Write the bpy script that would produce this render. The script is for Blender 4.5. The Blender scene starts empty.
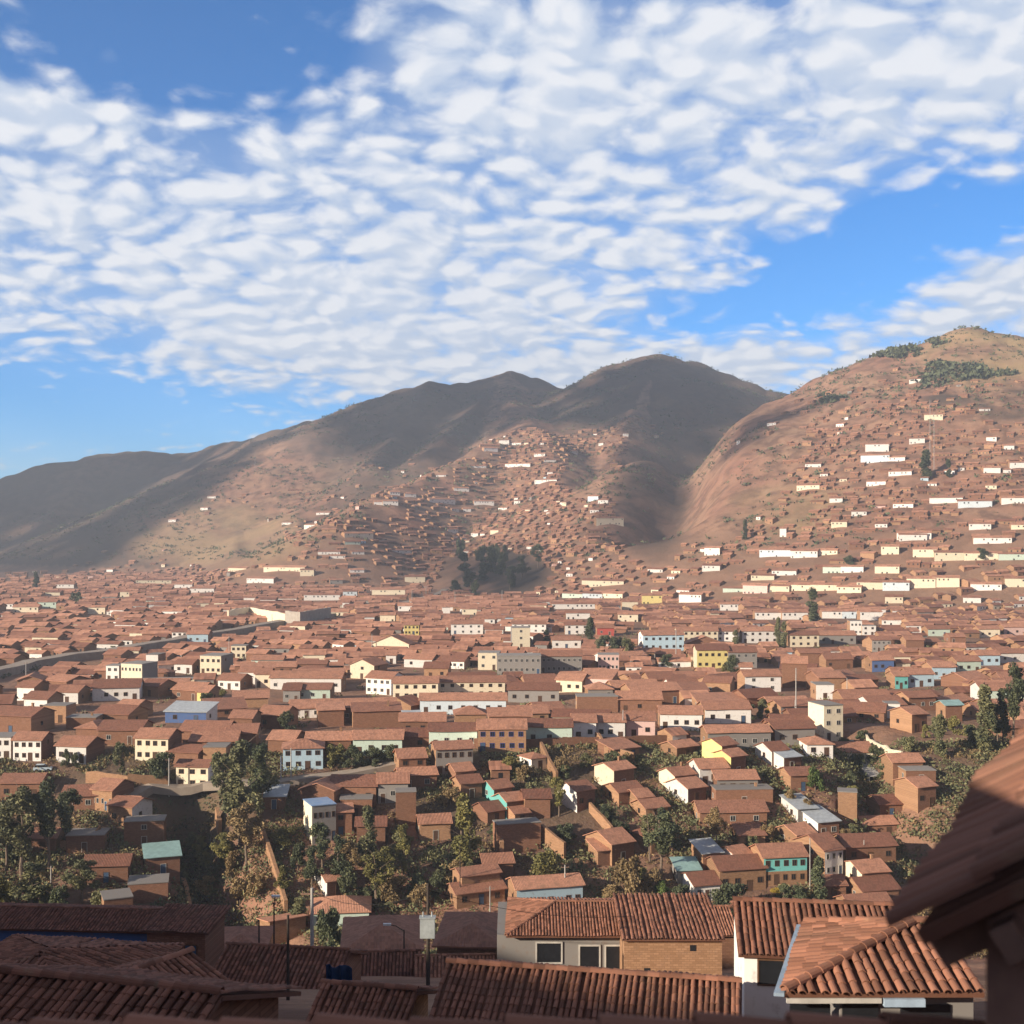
import bpy, math, random
import numpy as np
from mathutils import Vector

random.seed(7)
RNG = np.random.default_rng(11)
SC = bpy.context.scene
COL = SC.collection
F, CX, CY, EYE = 1236.0, 512.0, 530.0, 60.0       # the lens: focal length in picture units, horizon line, eye height
R = math.radians
SUN = Vector((-0.85, -0.53, 0.0)).normalized()     # compass bearing towards the sun
SUN_EL = 19.0

def at(px, py, D):                                 # where the sight line through (px, py) is, D metres ahead
    return Vector(((px - CX) / F * D, D, EYE - (py - CY) / F * D))

def proj(p):
    return (CX + F * p[0] / p[1], CY + F * (EYE - p[2]) / p[1])

# ------------------------------------------------------------------ noise
def _hash(ix, iy, s):
    n = (ix.astype(np.int64) * 374761393 + iy.astype(np.int64) * 668265263 + s * 974634567) & 0x7fffffff
    n = ((n ^ (n >> 13)) * 1274126177) & 0x7fffffff
    return ((n ^ (n >> 16)) & 0xffff) / 65535.0

def vnoise(x, y, s=0):
    ix, iy = np.floor(x), np.floor(y)
    fx, fy = x - ix, y - iy
    fx, fy = fx * fx * (3 - 2 * fx), fy * fy * (3 - 2 * fy)
    a, b = _hash(ix, iy, s), _hash(ix + 1, iy, s)
    c, d = _hash(ix, iy + 1, s), _hash(ix + 1, iy + 1, s)
    return (a + (b - a) * fx) * (1 - fy) + (c + (d - c) * fx) * fy

def fbm(x, y, s=0, o=4):
    t, a, n = 0, 0.5, 0
    for i in range(o):
        t = t + a * vnoise(x, y, s + i); n += a; a *= 0.5; x, y = x * 2.03 + 7.1, y * 2.03 - 3.7
    return t / n

# ------------------------------------------------------------------ terrain
PD = [-400, -100, 0, 5, 20, 50, 75, 100, 125, 150, 175, 200, 215, 230, 240, 255, 270, 280, 290, 300, 320, 420, 600, 800, 1200, 1600, 6000]
PZ = [170, 86, 57, 55.5, 50.4, 40, 32, 24, 15, 7, -2, -10, -13.5, -14, -12.5, -7, -.5, 3, 6, 7.5, 8, 6, 5, 4, 2, 0, -10]
RIDGES = [
    ([(-420, 555, 2600), (-260, 530, 2600), (-100, 497, 2600), (0, 473, 2600), (60, 455, 2600), (100, 448, 2600), (190, 451, 2600), (250, 437, 2520), (318, 418, 2340)], .5, 10),
    ([(318, 418, 2250), (370, 398, 2300), (430, 383, 2350), (480, 378, 2380), (510, 369, 2400), (535, 377, 2380), (560, 388, 2350), (600, 373, 2300), (630, 360, 2270), (660, 353, 2250), (700, 362, 2250), (740, 388, 2300), (775, 409, 2400), (800, 404, 2500), (850, 385, 2600), (950, 380, 2600), (1200, 400, 2600)], .46, 8),
    ([(318, 418, 2320), (260, 457, 2270), (200, 504, 2235), (140, 541, 2200), (98, 567, 2170)], .5, 6),
    ([(505, 371, 2380), (530, 420, 2000), (500, 445, 1800), (440, 468, 1600), (380, 495, 1450), (335, 522, 1330)], .5, 10),
    ([(530, 420, 2000), (560, 460, 1650), (560, 520, 1350), (540, 560, 1180)], .46, 20),
    ([(660, 353, 2250), (640, 411, 1950), (615, 458, 1700), (604, 508, 1450), (612, 553, 1230)], .60, 8),
    ([(1400, 390, 1450), (1250, 360, 1500), (1100, 345, 1500), (1024, 338, 1500), (970, 327, 1500), (920, 344, 1530), (880, 369, 1580)], .45, 30),
    ([(920, 344, 1530), (840, 408, 1450), (765, 453, 1350), (705, 493, 1250), (678, 540, 1120)], .66, 8),
    ([(880, 369, 1580), (838, 396, 1900), (800, 405, 2450)], .5, 12),
    ([(430, 383, 2350), (398, 432, 2080), (372, 466, 1850)], .58, 6), ([(510, 369, 2400), (468, 412, 2120), (432, 448, 1900)], .58, 6), ([(600, 373, 2300), (588, 405, 2100), (575, 432, 1930)], .6, 6),
    ([(700, 362, 2250), (716, 410, 2020), (728, 455, 1820)], .6, 6), ([(740, 388, 2300), (762, 424, 2120), (772, 450, 1950)], .6, 6), ([(660, 353, 2250), (675, 405, 2030), (680, 440, 1880)], .62, 6),
    ([(100, 448, 2600), (70, 490, 2380), (40, 530, 2200)], .55, 6), ([(0, 473, 2600), (-20, 510, 2380), (-50, 550, 2200)], .55, 6), ([(262, 456, 2270), (292, 488, 1980), (300, 520, 1720), (290, 556, 1450)], .46, 6), ([(205, 500, 2235), (236, 528, 1880), (238, 556, 1560)], .46, 5),
    ([(970, 327, 1500), (985, 400, 1330), (980, 460, 1180)], .5, 10), ([(920, 344, 1530), (900, 420, 1350), (885, 490, 1150)], .5, 10), ([(840, 408, 1450), (835, 470, 1260), (825, 520, 1080)], .5, 10),
]
GULLY = [tuple(at(*q).xy) for q in ((700, 440, 1800), (692, 462, 1600), (683, 497, 1380), (670, 535, 1230), (658, 556, 1160))]
RW = [([at(*p) for p in pts], s, r) for pts, s, r in RIDGES]

def seg_h(x, y, a, b, s, r):
    dx, dy = b[0] - a[0], b[1] - a[1]
    t = np.clip(((x - a[0]) * dx + (y - a[1]) * dy) / (dx * dx + dy * dy), 0, 1)
    d = np.hypot(x - a[0] - t * dx, y - a[1] - t * dy)
    return a[2] + t * (b[2] - a[2]) - s * (np.sqrt(d * d + r * r) - r)

def trench(x, y, pts, w, dep):
    best = np.zeros_like(x)
    for (x0, y0), (x1, y1) in zip(pts[:-1], pts[1:]):
        dx, dy = x1 - x0, y1 - y0
        t = np.clip(((x - x0) * dx + (y - y0) * dy) / (dx * dx + dy * dy), 0, 1)
        d = np.hypot(x - x0 - t * dx, y - y0 - t * dy)
        best = np.maximum(best, dep * np.exp(-(d / w) ** 2))
    return best

def H(x, y):
    x = np.asarray(x, float); y = np.asarray(y, float)
    base = np.interp(y, PD, PZ)
    # unseen hill shoulder left of the picture, its crest shaped to shade the foreground
    SHP = [(-116, -90, 116), (-121, -50, 99), (-124, -28, 93), (-130, 10, 80), (-134, 45, 77), (-139, 66, 65), (-143, 80, 53), (-165, 112, 38)]
    sh = np.full_like(x, -500.0)
    for a, b in zip(SHP[:-1], SHP[1:]): sh = np.maximum(sh, seg_h(x, y, a, b, .85, 4))
    base = np.where(sh > base, sh, base) + 3 * (fbm(x / 30, y / 30, 3, 3) - .5) * np.clip((y - 60) / 60, 0, 1) * np.clip((900 - y) / 300, .3, 1)
    base = base - trench(x, y, [(-72, 272), (-65, 258), (-55, 238), (-45, 215)], 6.0, 12)
    base = base - trench(x, y, [(86, 312), (84, 290), (80, 268), (92, 250)], 6, 6)
    far = y > 600
    out = base.copy()
    if np.any(far):
        xf, yf = x[far], y[far]
        b = base[far]
        k = 4.0
        acc = np.exp(np.clip(b / k, -200, 200))
        for pts, s, r in RW:
            h = np.full_like(xf, -500.0)
            for a, c in zip(pts[:-1], pts[1:]):
                h = np.maximum(h, seg_h(xf, yf, a, c, s, r))
            acc = acc + np.exp(np.clip(h / k, -200, 200))
        hh = k * np.log(acc)
        up = np.clip(hh - b - 8, 0, 400)
        rid = np.abs(fbm(xf / 170, yf / 170, 21, 4) - .5) * 2
        rid2 = np.abs(fbm(xf / 55, yf / 55, 31, 3) - .5) * 2
        hh = hh + np.minimum(up * .12, 20) * (rid - .28) * 1.2 + np.minimum(up * .08, 7) * (rid2 - .25) * 1.1
        gu = trench(xf, yf, GULLY, 42, 52)
        out[far] = np.maximum(np.minimum(hh, b + 1), hh - gu)
    return out

def contour_yaw(x, y, lim=.7):
    q = H(np.array([x - 12, x + 12, x, x]), np.array([y, y, y - 12, y + 12]))
    gx, gy = float(q[1] - q[0]), float(q[3] - q[2])
    if math.hypot(gx, gy) < 2.5: return 0.0
    return max(-lim, min(lim, math.atan2(-gx, gy)))

def Hs(x, y):
    return float(H(np.array([x]), np.array([y]))[0])

_DS = np.exp(np.linspace(math.log(60), math.log(2700), 5000))
def solve(px, py, h=0.0, dmin=150):
    D = _DS[_DS > dmin]
    z = EYE - (py - CY) / F * D
    g = H((px - CX) / F * D, D) + h
    i = np.argmax(z <= g) if np.any(z <= g) else len(D) - 1
    return float(D[i])

def on_ground(px, py, dmin=150):
    D = solve(px, py, 0, dmin)
    x = (px - CX) / F * D
    return Vector((x, D, Hs(x, D)))

# ------------------------------------------------------------------ materials
class NT:
    def __init__(s, tree): s.t = tree
    def n(s, typ, **kw):
        nd = s.t.nodes.new(typ)
        for k, v in kw.items():
            if hasattr(nd, k): setattr(nd, k, v)
        return nd
    def link(s, a, b): s.t.links.new(a, b)
    def put(s, sock, v):
        if isinstance(v, bpy.types.NodeSocket): s.link(v, sock)
        else: sock.default_value = v
    def m(s, op, a, b=0.0, c=None, clamp=False):
        nd = s.n('ShaderNodeMath', operation=op, use_clamp=clamp)
        s.put(nd.inputs[0], a); s.put(nd.inputs[1], b)
        if c is not None: s.put(nd.inputs[2], c)
        return nd.outputs[0]
    def vm(s, op, a, b=(0, 0, 0)):
        nd = s.n('ShaderNodeVectorMath', operation=op)
        s.put(nd.inputs[0], a)
        if op == 'SCALE': s.put(nd.inputs['Scale'], b)
        else: s.put(nd.inputs[1], b)
        return nd.outputs[0]
    def mix(s, f, a, b, blend='MIX'):
        nd = s.n('ShaderNodeMix', data_type='RGBA', blend_type=blend)
        s.put(nd.inputs['Factor'], f)
        A, B = [i for i in nd.inputs if i.type == 'RGBA'][:2]
        s.put(A, a if isinstance(a, bpy.types.NodeSocket) else (*a[:3], 1)); s.put(B, b if isinstance(b, bpy.types.NodeSocket) else (*b[:3], 1))
        return [o for o in nd.outputs if o.type == 'RGBA'][0]
    def noise(s, vec, scale, detail=3, rough=.55):
        nd = s.n('ShaderNodeTexNoise')
        if vec is not None: s.link(vec, nd.inputs['Vector'])
        nd.inputs['Scale'].default_value = scale; nd.inputs['Detail'].default_value = detail; nd.inputs['Roughness'].default_value = rough
        return nd.outputs['Fac']
    def rng(s, v, a, b, c=0.0, d=1.0, smooth=False):
        nd = s.n('ShaderNodeMapRange', interpolation_type='SMOOTHSTEP' if smooth else 'LINEAR')
        s.put(nd.inputs['Value'], v)
        for i, q in zip(('From Min', 'From Max', 'To Min', 'To Max'), (a, b, c, d)): s.put(nd.inputs[i], q)
        return nd.outputs['Result']

def new_mat(name, rough=.9, spec=.2):
    m = bpy.data.materials.new(name); m.use_nodes = True
    nt = NT(m.node_tree); b = m.node_tree.nodes['Principled BSDF']
    b.inputs['Roughness'].default_value = rough
    b.inputs['Specular IOR Level'].default_value = spec
    return m, nt, b

def bump(nt, b, h, strength=.4, dist=.05):
    nd = nt.n('ShaderNodeBump'); nd.inputs['Strength'].default_value = strength; nd.inputs['Distance'].default_value = dist
    nt.link(h, nd.inputs['Height']); nt.link(nd.outputs[0], b.inputs['Normal'])

def rnd(nt):                                        # one number per object (or per house of the far town)
    oi = nt.n('ShaderNodeObjectInfo').outputs['Random']
    at_ = nt.n('ShaderNodeAttribute', attribute_name='tint').outputs['Fac']
    return nt.m('FRACT', nt.m('ADD', oi, at_))

def scale_rgb(nt, col, f):
    return nt.vm('SCALE', col, f)

def wall_mat(name, c, var=.22, stain=(.20, .13, .09), stain_amt=.45, kind='plaster'):
    m, nt, b = new_mat(name, .92, .15)
    tc = nt.n('ShaderNodeTexCoord').outputs['Object']
    r = rnd(nt)
    base = nt.mix(nt.m('MULTIPLY', nt.noise(tc, .55, 4), .5), c, [q * .72 for q in c])
    base = scale_rgb(nt, base, nt.rng(r, 0, 1, 1 - var, 1 + var * .6))
    if kind == 'brick':
        br = nt.n('ShaderNodeTexBrick'); nt.link(tc, br.inputs['Vector'])
        mp = nt.n('ShaderNodeMapping'); mp.inputs['Rotation'].default_value = (R(90), 0, 0)
        nt.link(tc, mp.inputs['Vector']); nt.link(mp.outputs[0], br.inputs['Vector'])
        br.inputs['Scale'].default_value = 1.0; br.inputs['Brick Width'].default_value = .42; br.inputs['Row Height'].default_value = .17
        br.inputs['Mortar Size'].default_value = .018
        br.inputs['Color1'].default_value = (1, 1, 1, 1); br.inputs['Color2'].default_value = (.72, .70, .68, 1); br.inputs['Mortar'].default_value = (.62, .62, .62, 1)
        base = nt.mix(1.0, base, br.outputs['Color'], 'MULTIPLY')
        bump(nt, b, br.outputs['Fac'], -.25, .02)
    sn = nt.rng(nt.noise(tc, 1.3, 5, .65), .52, .72, 0, stain_amt, True)
    base = nt.mix(sn, base, stain)
    nt.link(base, b.inputs['Base Color'])
    return m

WALLS = {
    'B': ('brick_wall', (.29, .15, .095), 'brick'), 'A': ('adobe_wall', (.43, .25, .145), 'brick'),
    'W': ('white_plaster', (.76, .73, .68), 'plaster'), 'C': ('cream_plaster', (.74, .65, .48), 'plaster'),
    'L': ('light_blue_plaster', (.42, .56, .64), 'plaster'), 'T': ('turquoise_plaster', (.16, .47, .44), 'plaster'),
    'G': ('pale_green_plaster', (.55, .66, .56), 'plaster'), 'P': ('pink_plaster', (.72, .50, .44), 'plaster'),
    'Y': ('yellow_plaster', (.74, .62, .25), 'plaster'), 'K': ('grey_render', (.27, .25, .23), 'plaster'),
    'N': ('deep_blue_plaster', (.09, .15, .32), 'plaster'), 'R': ('red_plaster', (.45, .09, .07), 'plaster'), 'I': ('pale_blue_plaster', (.60, .68, .72), 'plaster'),
}
WM = {k: wall_mat(v[0], v[1], kind=v[2]) for k, v in WALLS.items()}
WORD = {'B': 'brown brick', 'A': 'adobe', 'W': 'white', 'C': 'cream', 'L': 'light blue', 'T': 'turquoise', 'G': 'pale green', 'P': 'pink', 'Y': 'yellow', 'K': 'grey', 'N': 'dark blue', 'R': 'red', 'I': 'pale blue'}

def tile_mat(name, real=False, old=False):
    m, nt, b = new_mat(name, .85, .2)
    uv = nt.n('ShaderNodeUVMap', uv_map='UVMap').outputs[0]
    tc = nt.n('ShaderNodeTexCoord').outputs['Object']
    r = rnd(nt)
    base = nt.mix(nt.rng(r, 0, 1), *(((.17, .082, .057), (.22, .105, .07)) if old else ((.19, .085, .055), (.28, .13, .082)) if real else ((.19, .083, .055), (.46, .228, .145))))
    mp = nt.n('ShaderNodeMapping'); mp.inputs['Scale'].default_value = (4.0, 2.4, 1); nt.link(uv, mp.inputs['Vector'])
    wn = nt.n('ShaderNodeTexWhiteNoise', noise_dimensions='2D'); nt.link(nt.vm('FLOOR', mp.outputs[0]), wn.inputs['Vector'])
    base = scale_rgb(nt, base, nt.rng(wn.outputs['Value'], 0, 1, *((.6, 1.4) if real else (.8, 1.18))))
    base = nt.mix(nt.rng(nt.noise(tc, .45, 4, .6), .45, .75, 0, .55, True), base, (.165, .092, .062))
    base = nt.mix(nt.rng(nt.noise(tc, 1.7, 5, .7), .55, .78, 0, .5, True), base, (.235, .18, .115))
    nt.link(base, b.inputs['Base Color'])
    if not real:
        sx = nt.n('ShaderNodeSeparateXYZ'); nt.link(uv, sx.inputs[0])
        w = nt.m('ABSOLUTE', nt.m('SINE', nt.m('MULTIPLY', sx.outputs[0], math.pi / .3)))
        c = nt.m('FRACT', nt.m('MULTIPLY', sx.outputs[1], 2.4))
        bump(nt, b, nt.m('ADD', w, nt.m('MULTIPLY', c, -.35)), .8, .07)
    else:
        bump(nt, b, nt.noise(tc, 14, 4), .35, .02)
    return m
TILE = tile_mat('terracotta_roof_tiles')
TILE_REAL = tile_mat('terracotta_barrel_tiles', True)
TILE_OLD = tile_mat('old_weathered_tiles', True, True)

def plain_mat(name, c, var=.3, scale=2.0, rough=.9, spec=.2, c2=None, metal=0):
    m, nt, b = new_mat(name, rough, spec)
    tc = nt.n('ShaderNodeTexCoord').outputs['Object']
    base = nt.mix(nt.rng(nt.noise(tc, scale, 5, .65), .35, .7), c, c2 or [q * (1 - var) for q in c])
    nt.link(base, b.inputs['Base Color']); b.inputs['Metallic'].default_value = metal
    return m
M = {
    'tin': plain_mat('weathered_tin_sheet', (.42, .45, .46), rough=.5, spec=.5, scale=1.2),
    'bluetin': plain_mat('blue_tin_sheet', (.16, .27, .46), rough=.5, spec=.5, scale=1.0, c2=(.28, .36, .46)),
    'teal_tin': plain_mat('teal_tin_sheet', (.27, .42, .40), rough=.5, spec=.5, scale=1.0),
    'glass': plain_mat('dark_window_glass', (.018, .02, .024), rough=.25, spec=.5),
    'frame': plain_mat('pale_window_frame', (.50, .47, .42), rough=.7),
    'woodframe': plain_mat('brown_window_frame', (.13, .07, .04), rough=.7),
    'blueframe': plain_mat('blue_painted_wood', (.035, .06, .26), rough=.6),
    'door': plain_mat('brown_door_wood', (.10, .055, .035), rough=.7),
    'bluedoor': plain_mat('blue_door_paint', (.06, .10, .17), rough=.6),
    'concrete': plain_mat('pole_concrete', (.42, .40, .37), scale=3),
    'darkpole': plain_mat('dark_pole_wood', (.07, .055, .045), scale=3),
    'pavement': plain_mat('dusty_road_surface', (.33, .275, .22), scale=.35, c2=(.25, .20, .16)),
    'stone': plain_mat('retaining_wall_stone', (.40, .36, .31), scale=.5, c2=(.28, .24, .20)),
    'bark': plain_mat('tree_bark', (.20, .15, .11), scale=3, c2=(.11, .08, .06)),
    'paint': plain_mat('car_paint', (.50, .60, .66), rough=.3, spec=.5, var=.08),
    'rubber': plain_mat('tyre_rubber', (.03, .03, .03)),
    'tarp': plain_mat('blue_tarpaulin', (.02, .05, .13), rough=.55, scale=3),
    'cable': plain_mat('black_cable', (.03, .03, .03)),
    'lampglass': plain_mat('lamp_glass', (.75, .75, .72), rough=.3),
    'transformer': plain_mat('grey_transformer_paint', (.36, .39, .39), rough=.6),
    'darkwood': plain_mat('eave_board_wood', (.24, .15, .11), scale=5),
    'mud': plain_mat('dark_mud_wall', (.36, .22, .16), scale=1.5, c2=(.22, .135, .10)),
    'gutter': plain_mat('pale_blue_gutter', (.36, .46, .56), rough=.6),
}

def leaf_mat(name, c1, c2):
    m, nt, b = new_mat(name, .7, .25)
    t = nt.n('ShaderNodeAttribute', attribute_name='tint').outputs['Fac']
    oi = nt.n('ShaderNodeObjectInfo').outputs['Random']
    base = scale_rgb(nt, nt.mix(t, c1, c2), nt.rng(oi, 0, 1, .8, 1.2))
    nt.link(base, b.inputs['Base Color'])
    return m
LEAF = {
    'euca': leaf_mat('eucalyptus_leaves', (.075, .088, .045), (.22, .205, .095)),
    'dark': leaf_mat('dark_leaves', (.038, .052, .03), (.12, .13, .062)),
    'yellow': leaf_mat('yellow_green_leaves', (.10, .10, .035), (.23, .20, .065)),
    'green': leaf_mat('fresh_green_leaves', (.05, .085, .022), (.13, .17, .05)),
    'dry': leaf_mat('dry_shrub_leaves', (.15, .105, .05), (.31, .22, .105)),
    'ochre': leaf_mat('broom_flowers', (.24, .17, .03), (.42, .31, .05)),
}

# ------------------------------------------------------------------ object helpers
def mk(name, verts, faces, mats, midx=None, parent=None, uvs=None, tint=None, smooth=False):
    me = bpy.data.meshes.new(name)
    me.from_pydata([tuple(v) for v in verts], [], faces)
    for m in (mats if isinstance(mats, (list, tuple)) else [mats]): me.materials.append(m)
    if midx is not None: me.polygons.foreach_set('material_index', midx)
    if uvs is not None:
        ul = me.uv_layers.new(name='UVMap')
        flat = np.array([q for f in uvs for q in f], dtype=np.float32).ravel()
        ul.data.foreach_set('uv', flat)
    if tint is not None:
        a = me.attributes.new('tint', 'FLOAT', 'FACE'); a.data.foreach_set('value', np.asarray(tint, dtype=np.float32))
    if smooth: me.polygons.foreach_set('use_smooth', [True] * len(me.polygons))
    me.update()
    o = bpy.data.objects.new(name, me); COL.objects.link(o)
    if parent: o.parent = parent
    return o

def mk_np(name, V, Q, mats, tint=None, parent=None, midx=None):      # quads from arrays
    me = bpy.data.meshes.new(name)
    V = np.asarray(V, np.float32); Q = np.asarray(Q, np.int32)
    me.vertices.add(len(V)); me.vertices.foreach_set('co', V.ravel())
    me.loops.add(Q.size); me.loops.foreach_set('vertex_index', Q.ravel())
    me.polygons.add(len(Q)); me.polygons.foreach_set('loop_start', np.arange(0, Q.size, 4, dtype=np.int32))
    for m in (mats if isinstance(mats, (list, tuple)) else [mats]): me.materials.append(m)
    if midx is not None: me.polygons.foreach_set('material_index', np.asarray(midx, np.int32))
    if tint is not None:
        a = me.attributes.new('tint', 'FLOAT', 'FACE'); a.data.foreach_set('value', np.asarray(tint, np.float32))
    me.update(); me.validate()
    o = bpy.data.objects.new(name, me); COL.objects.link(o)
    if parent: o.parent = parent
    return o

def empty(name, loc, rz=0.0):
    o = bpy.data.objects.new(name, None); COL.objects.link(o)
    o.location = loc; o.rotation_euler = (0, 0, rz); o.empty_display_size = .5
    return o

class MB:                                            # collects boxes, prisms, tubes
    def __init__(s): s.v, s.f, s.i = [], [], []
    def add(s, v, f, mi=0):
        n = len(s.v); s.v += [tuple(q) for q in v]; s.f += [tuple(n + k for k in q) for q in f]; s.i += [mi] * len(f)
    def box(s, x0, x1, y0, y1, z0, z1, mi=0):
        s.add([(x0, y0, z0), (x1, y0, z0), (x1, y1, z0), (x0, y1, z0), (x0, y0, z1), (x1, y0, z1), (x1, y1, z1), (x0, y1, z1)],
              [(3, 2, 1, 0), (4, 5, 6, 7), (0, 1, 5, 4), (1, 2, 6, 5), (2, 3, 7, 6), (3, 0, 4, 7)], mi)
    def tube(s, a, b, ra, rb, n=8, mi=0):
        a, b = Vector(a), Vector(b); d = (b - a).normalized()
        u = d.orthogonal().normalized(); w = d.cross(u)
        v = [a + (u * math.cos(2 * math.pi * k / n) + w * math.sin(2 * math.pi * k / n)) * ra for k in range(n)] + \
            [b + (u * math.cos(2 * math.pi * k / n) + w * math.sin(2 * math.pi * k / n)) * rb for k in range(n)]
        s.add(v, [(k, (k + 1) % n, n + (k + 1) % n, n + k) for k in range(n)] + [tuple(range(n - 1, -1, -1)), tuple(range(n, 2 * n))], mi)
    def prism(s, prof, y0, y1, mi=0):                # profile (x, z) pulled along y
        n = len(prof)
        s.add([(x, y0, z) for x, z in prof] + [(x, y1, z) for x, z in prof],
              [(k, (k + 1) % n, n + (k + 1) % n, n + k) for k in range(n)] + [tuple(range(n - 1, -1, -1)), tuple(range(n, 2 * n))], mi)
    def build(s, name, mats, parent=None, smooth=False):
        return mk(name, s.v, s.f, mats, s.i, parent, smooth=smooth)

# every thing that stands in the scene, for the labels at the end
THINGS = []
def reg(o, base, cat, group, px, py, label=None, short=None):
    THINGS.append(dict(o=o, base=base, cat=cat, group=group, px=px, py=py, label=label, short=short))
    return o
def structure(o): o['kind'] = 'structure'; return o
def stuff(o, label, cat): o['kind'] = 'stuff'; o['label'] = label; o['category'] = cat; return o

# ------------------------------------------------------------------ houses
def roof_shell(typ, w, d, h, rise, ov, t, seg, jit):
    """Roof as a closed shell in the house's own axes (front wall on y = 0). Returns verts, faces, uvs."""
    V, Fc, U = [], [], []
    if typ in 'gspbf':
        if typ == 'p':                               # ridge runs front to back
            k = rise / (w / 2)
            prof = [(-w / 2 - ov, h - ov * k), (0, h + rise), (w / 2 + ov, h - ov * k)]
            L0, L1 = -ov, d + ov
        elif typ == 's':
            k = rise / d; prof = [(-ov, h - ov * k), (d + ov, h + rise + ov * k)]; L0, L1 = -w / 2 - ov, w / 2 + ov
        elif typ == 'b':
            k = -rise / d; prof = [(-ov, h + rise - ov * k), (d + ov, h + ov * k)]; L0, L1 = -w / 2 - ov, w / 2 + ov
        elif typ == 'f':
            prof = [(-.12, h), (d + .12, h)]; L0, L1 = -w / 2 - .12, w / 2 + .12
        else:
            k = rise / (d / 2); prof = [(-ov, h - ov * k), (d / 2, h + rise), (d + ov, h - ov * k)]; L0, L1 = -w / 2 - ov, w / 2 + ov
        top = [(a, b + .03 + t) for a, b in prof]; bot = [(a, b + .03) for a, b in reversed(prof)]
        ring = top + bot; n = len(ring); nt_ = len(top)
        sl = [0.0]
        for a, b in zip(top[:-1], top[1:]): sl.append(sl[-1] + math.hypot(b[0] - a[0], b[1] - a[1]))
        for q in range(seg + 1):
            s = L0 + (L1 - L0) * q / seg
            dz = [random.uniform(-jit, jit) for _ in top]
            for i, (a, b) in enumerate(ring):
                z = b + (dz[i] if i < nt_ else dz[n - 1 - i])
                V.append((a, s, z) if typ == 'p' else (s, a, z))
        for q in range(seg):
            for i in range(n):
                j = (i + 1) % n
                quad = (q * n + i, q * n + j, (q + 1) * n + j, (q + 1) * n + i)
                if typ != 'p': quad = quad[::-1]
                Fc.append(quad)
                if i < nt_ - 1:
                    s0, s1 = (L1 - L0) * q / seg, (L1 - L0) * (q + 1) / seg
                    uu = [(s0, sl[i]), (s0, sl[i + 1]), (s1, sl[i + 1]), (s1, sl[i])]
                    U.append(uu if typ == 'p' else uu[::-1])
                else: U.append([(0, 0)] * 4)
        Fc.append(tuple(range(n)) if typ != 'p' else tuple(range(n - 1, -1, -1))); U.append([(0, 0)] * n)
        Fc.append(tuple(seg * n + i for i in range(n - 1, -1, -1)) if typ != 'p' else tuple(seg * n + i for i in range(n))); U.append([(0, 0)] * n)
    else:                                            # hipped
        k = rise / (min(w, d) / 2); a = min(w, d) / 2
        e = h - ov * k + .03
        if w >= d: r0, r1 = (-w / 2 + a, d / 2), (w / 2 - a, d / 2)
        else: r0, r1 = (0, a), (0, d - a)
        if abs(w - d) < .4: r0 = (r0[0] - .15, r0[1] if w >= d else r0[1] - .15); r1 = (r1[0] + .15, r1[1])
        rz = h + rise + .03
        c = [(-w / 2 - ov, -ov, e), (w / 2 + ov, -ov, e), (w / 2 + ov, d + ov, e), (-w / 2 - ov, d + ov, e)]
        V = [(x, y, z + t) for x, y, z in c] + [(*r0, rz + t), (*r1, rz + t)] + [(x, y, z) for x, y, z in c]
        if w >= d: Fc = [(0, 1, 5, 4), (1, 2, 5), (2, 3, 4, 5), (3, 0, 4)]
        else: Fc = [(0, 1, 4), (1, 2, 5, 4), (2, 3, 5), (3, 0, 4, 5)]
        Fc += [(0, 6, 7, 1), (1, 7, 8, 2), (2, 8, 9, 3), (3, 9, 6, 0), (9, 8, 7, 6)]
        for f in Fc[:4]:
            p0, p1 = Vector(V[f[0]]), Vector(V[f[1]]); ux = (p1 - p0).normalized()
            U.append([((Vector(V[i]) - p0).dot(ux), ((Vector(V[i]) - p0) - ux * (Vector(V[i]) - p0).dot(ux)).length) for i in f])
        U += [[(0, 0)] * 4] * 5
    return V, Fc, U

def wall_shell(typ, w, d, h, rise, zb):
    x0, x1 = -w / 2, w / 2
    hf = h + rise if typ == 'b' else h
    hb = h + rise if typ == 's' else h
    V = [(x0, 0, -zb), (x1, 0, -zb), (x1, d, -zb), (x0, d, -zb), (x0, 0, hf), (x1, 0, hf), (x1, d, hb), (x0, d, hb)]
    if typ == 'g':
        V += [(x0, d / 2, h + rise), (x1, d / 2, h + rise)]
        Fc = [(0, 1, 5, 4), (1, 2, 6, 9, 5), (2, 3, 7, 6), (3, 0, 4, 8, 7), (4, 5, 9, 8), (6, 7, 8, 9)]
    elif typ == 'p':
        V += [(0, 0, h + rise), (0, d, h + rise)]
        Fc = [(0, 1, 5, 8, 4), (1, 2, 6, 5), (2, 3, 7, 9, 6), (3, 0, 4, 7), (5, 6, 9, 8), (7, 4, 8, 9)]
    else:
        Fc = [(0, 1, 5, 4), (1, 2, 6, 5), (2, 3, 7, 6), (3, 0, 4, 7), (4, 5, 6, 7)]
    return V, Fc

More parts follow.
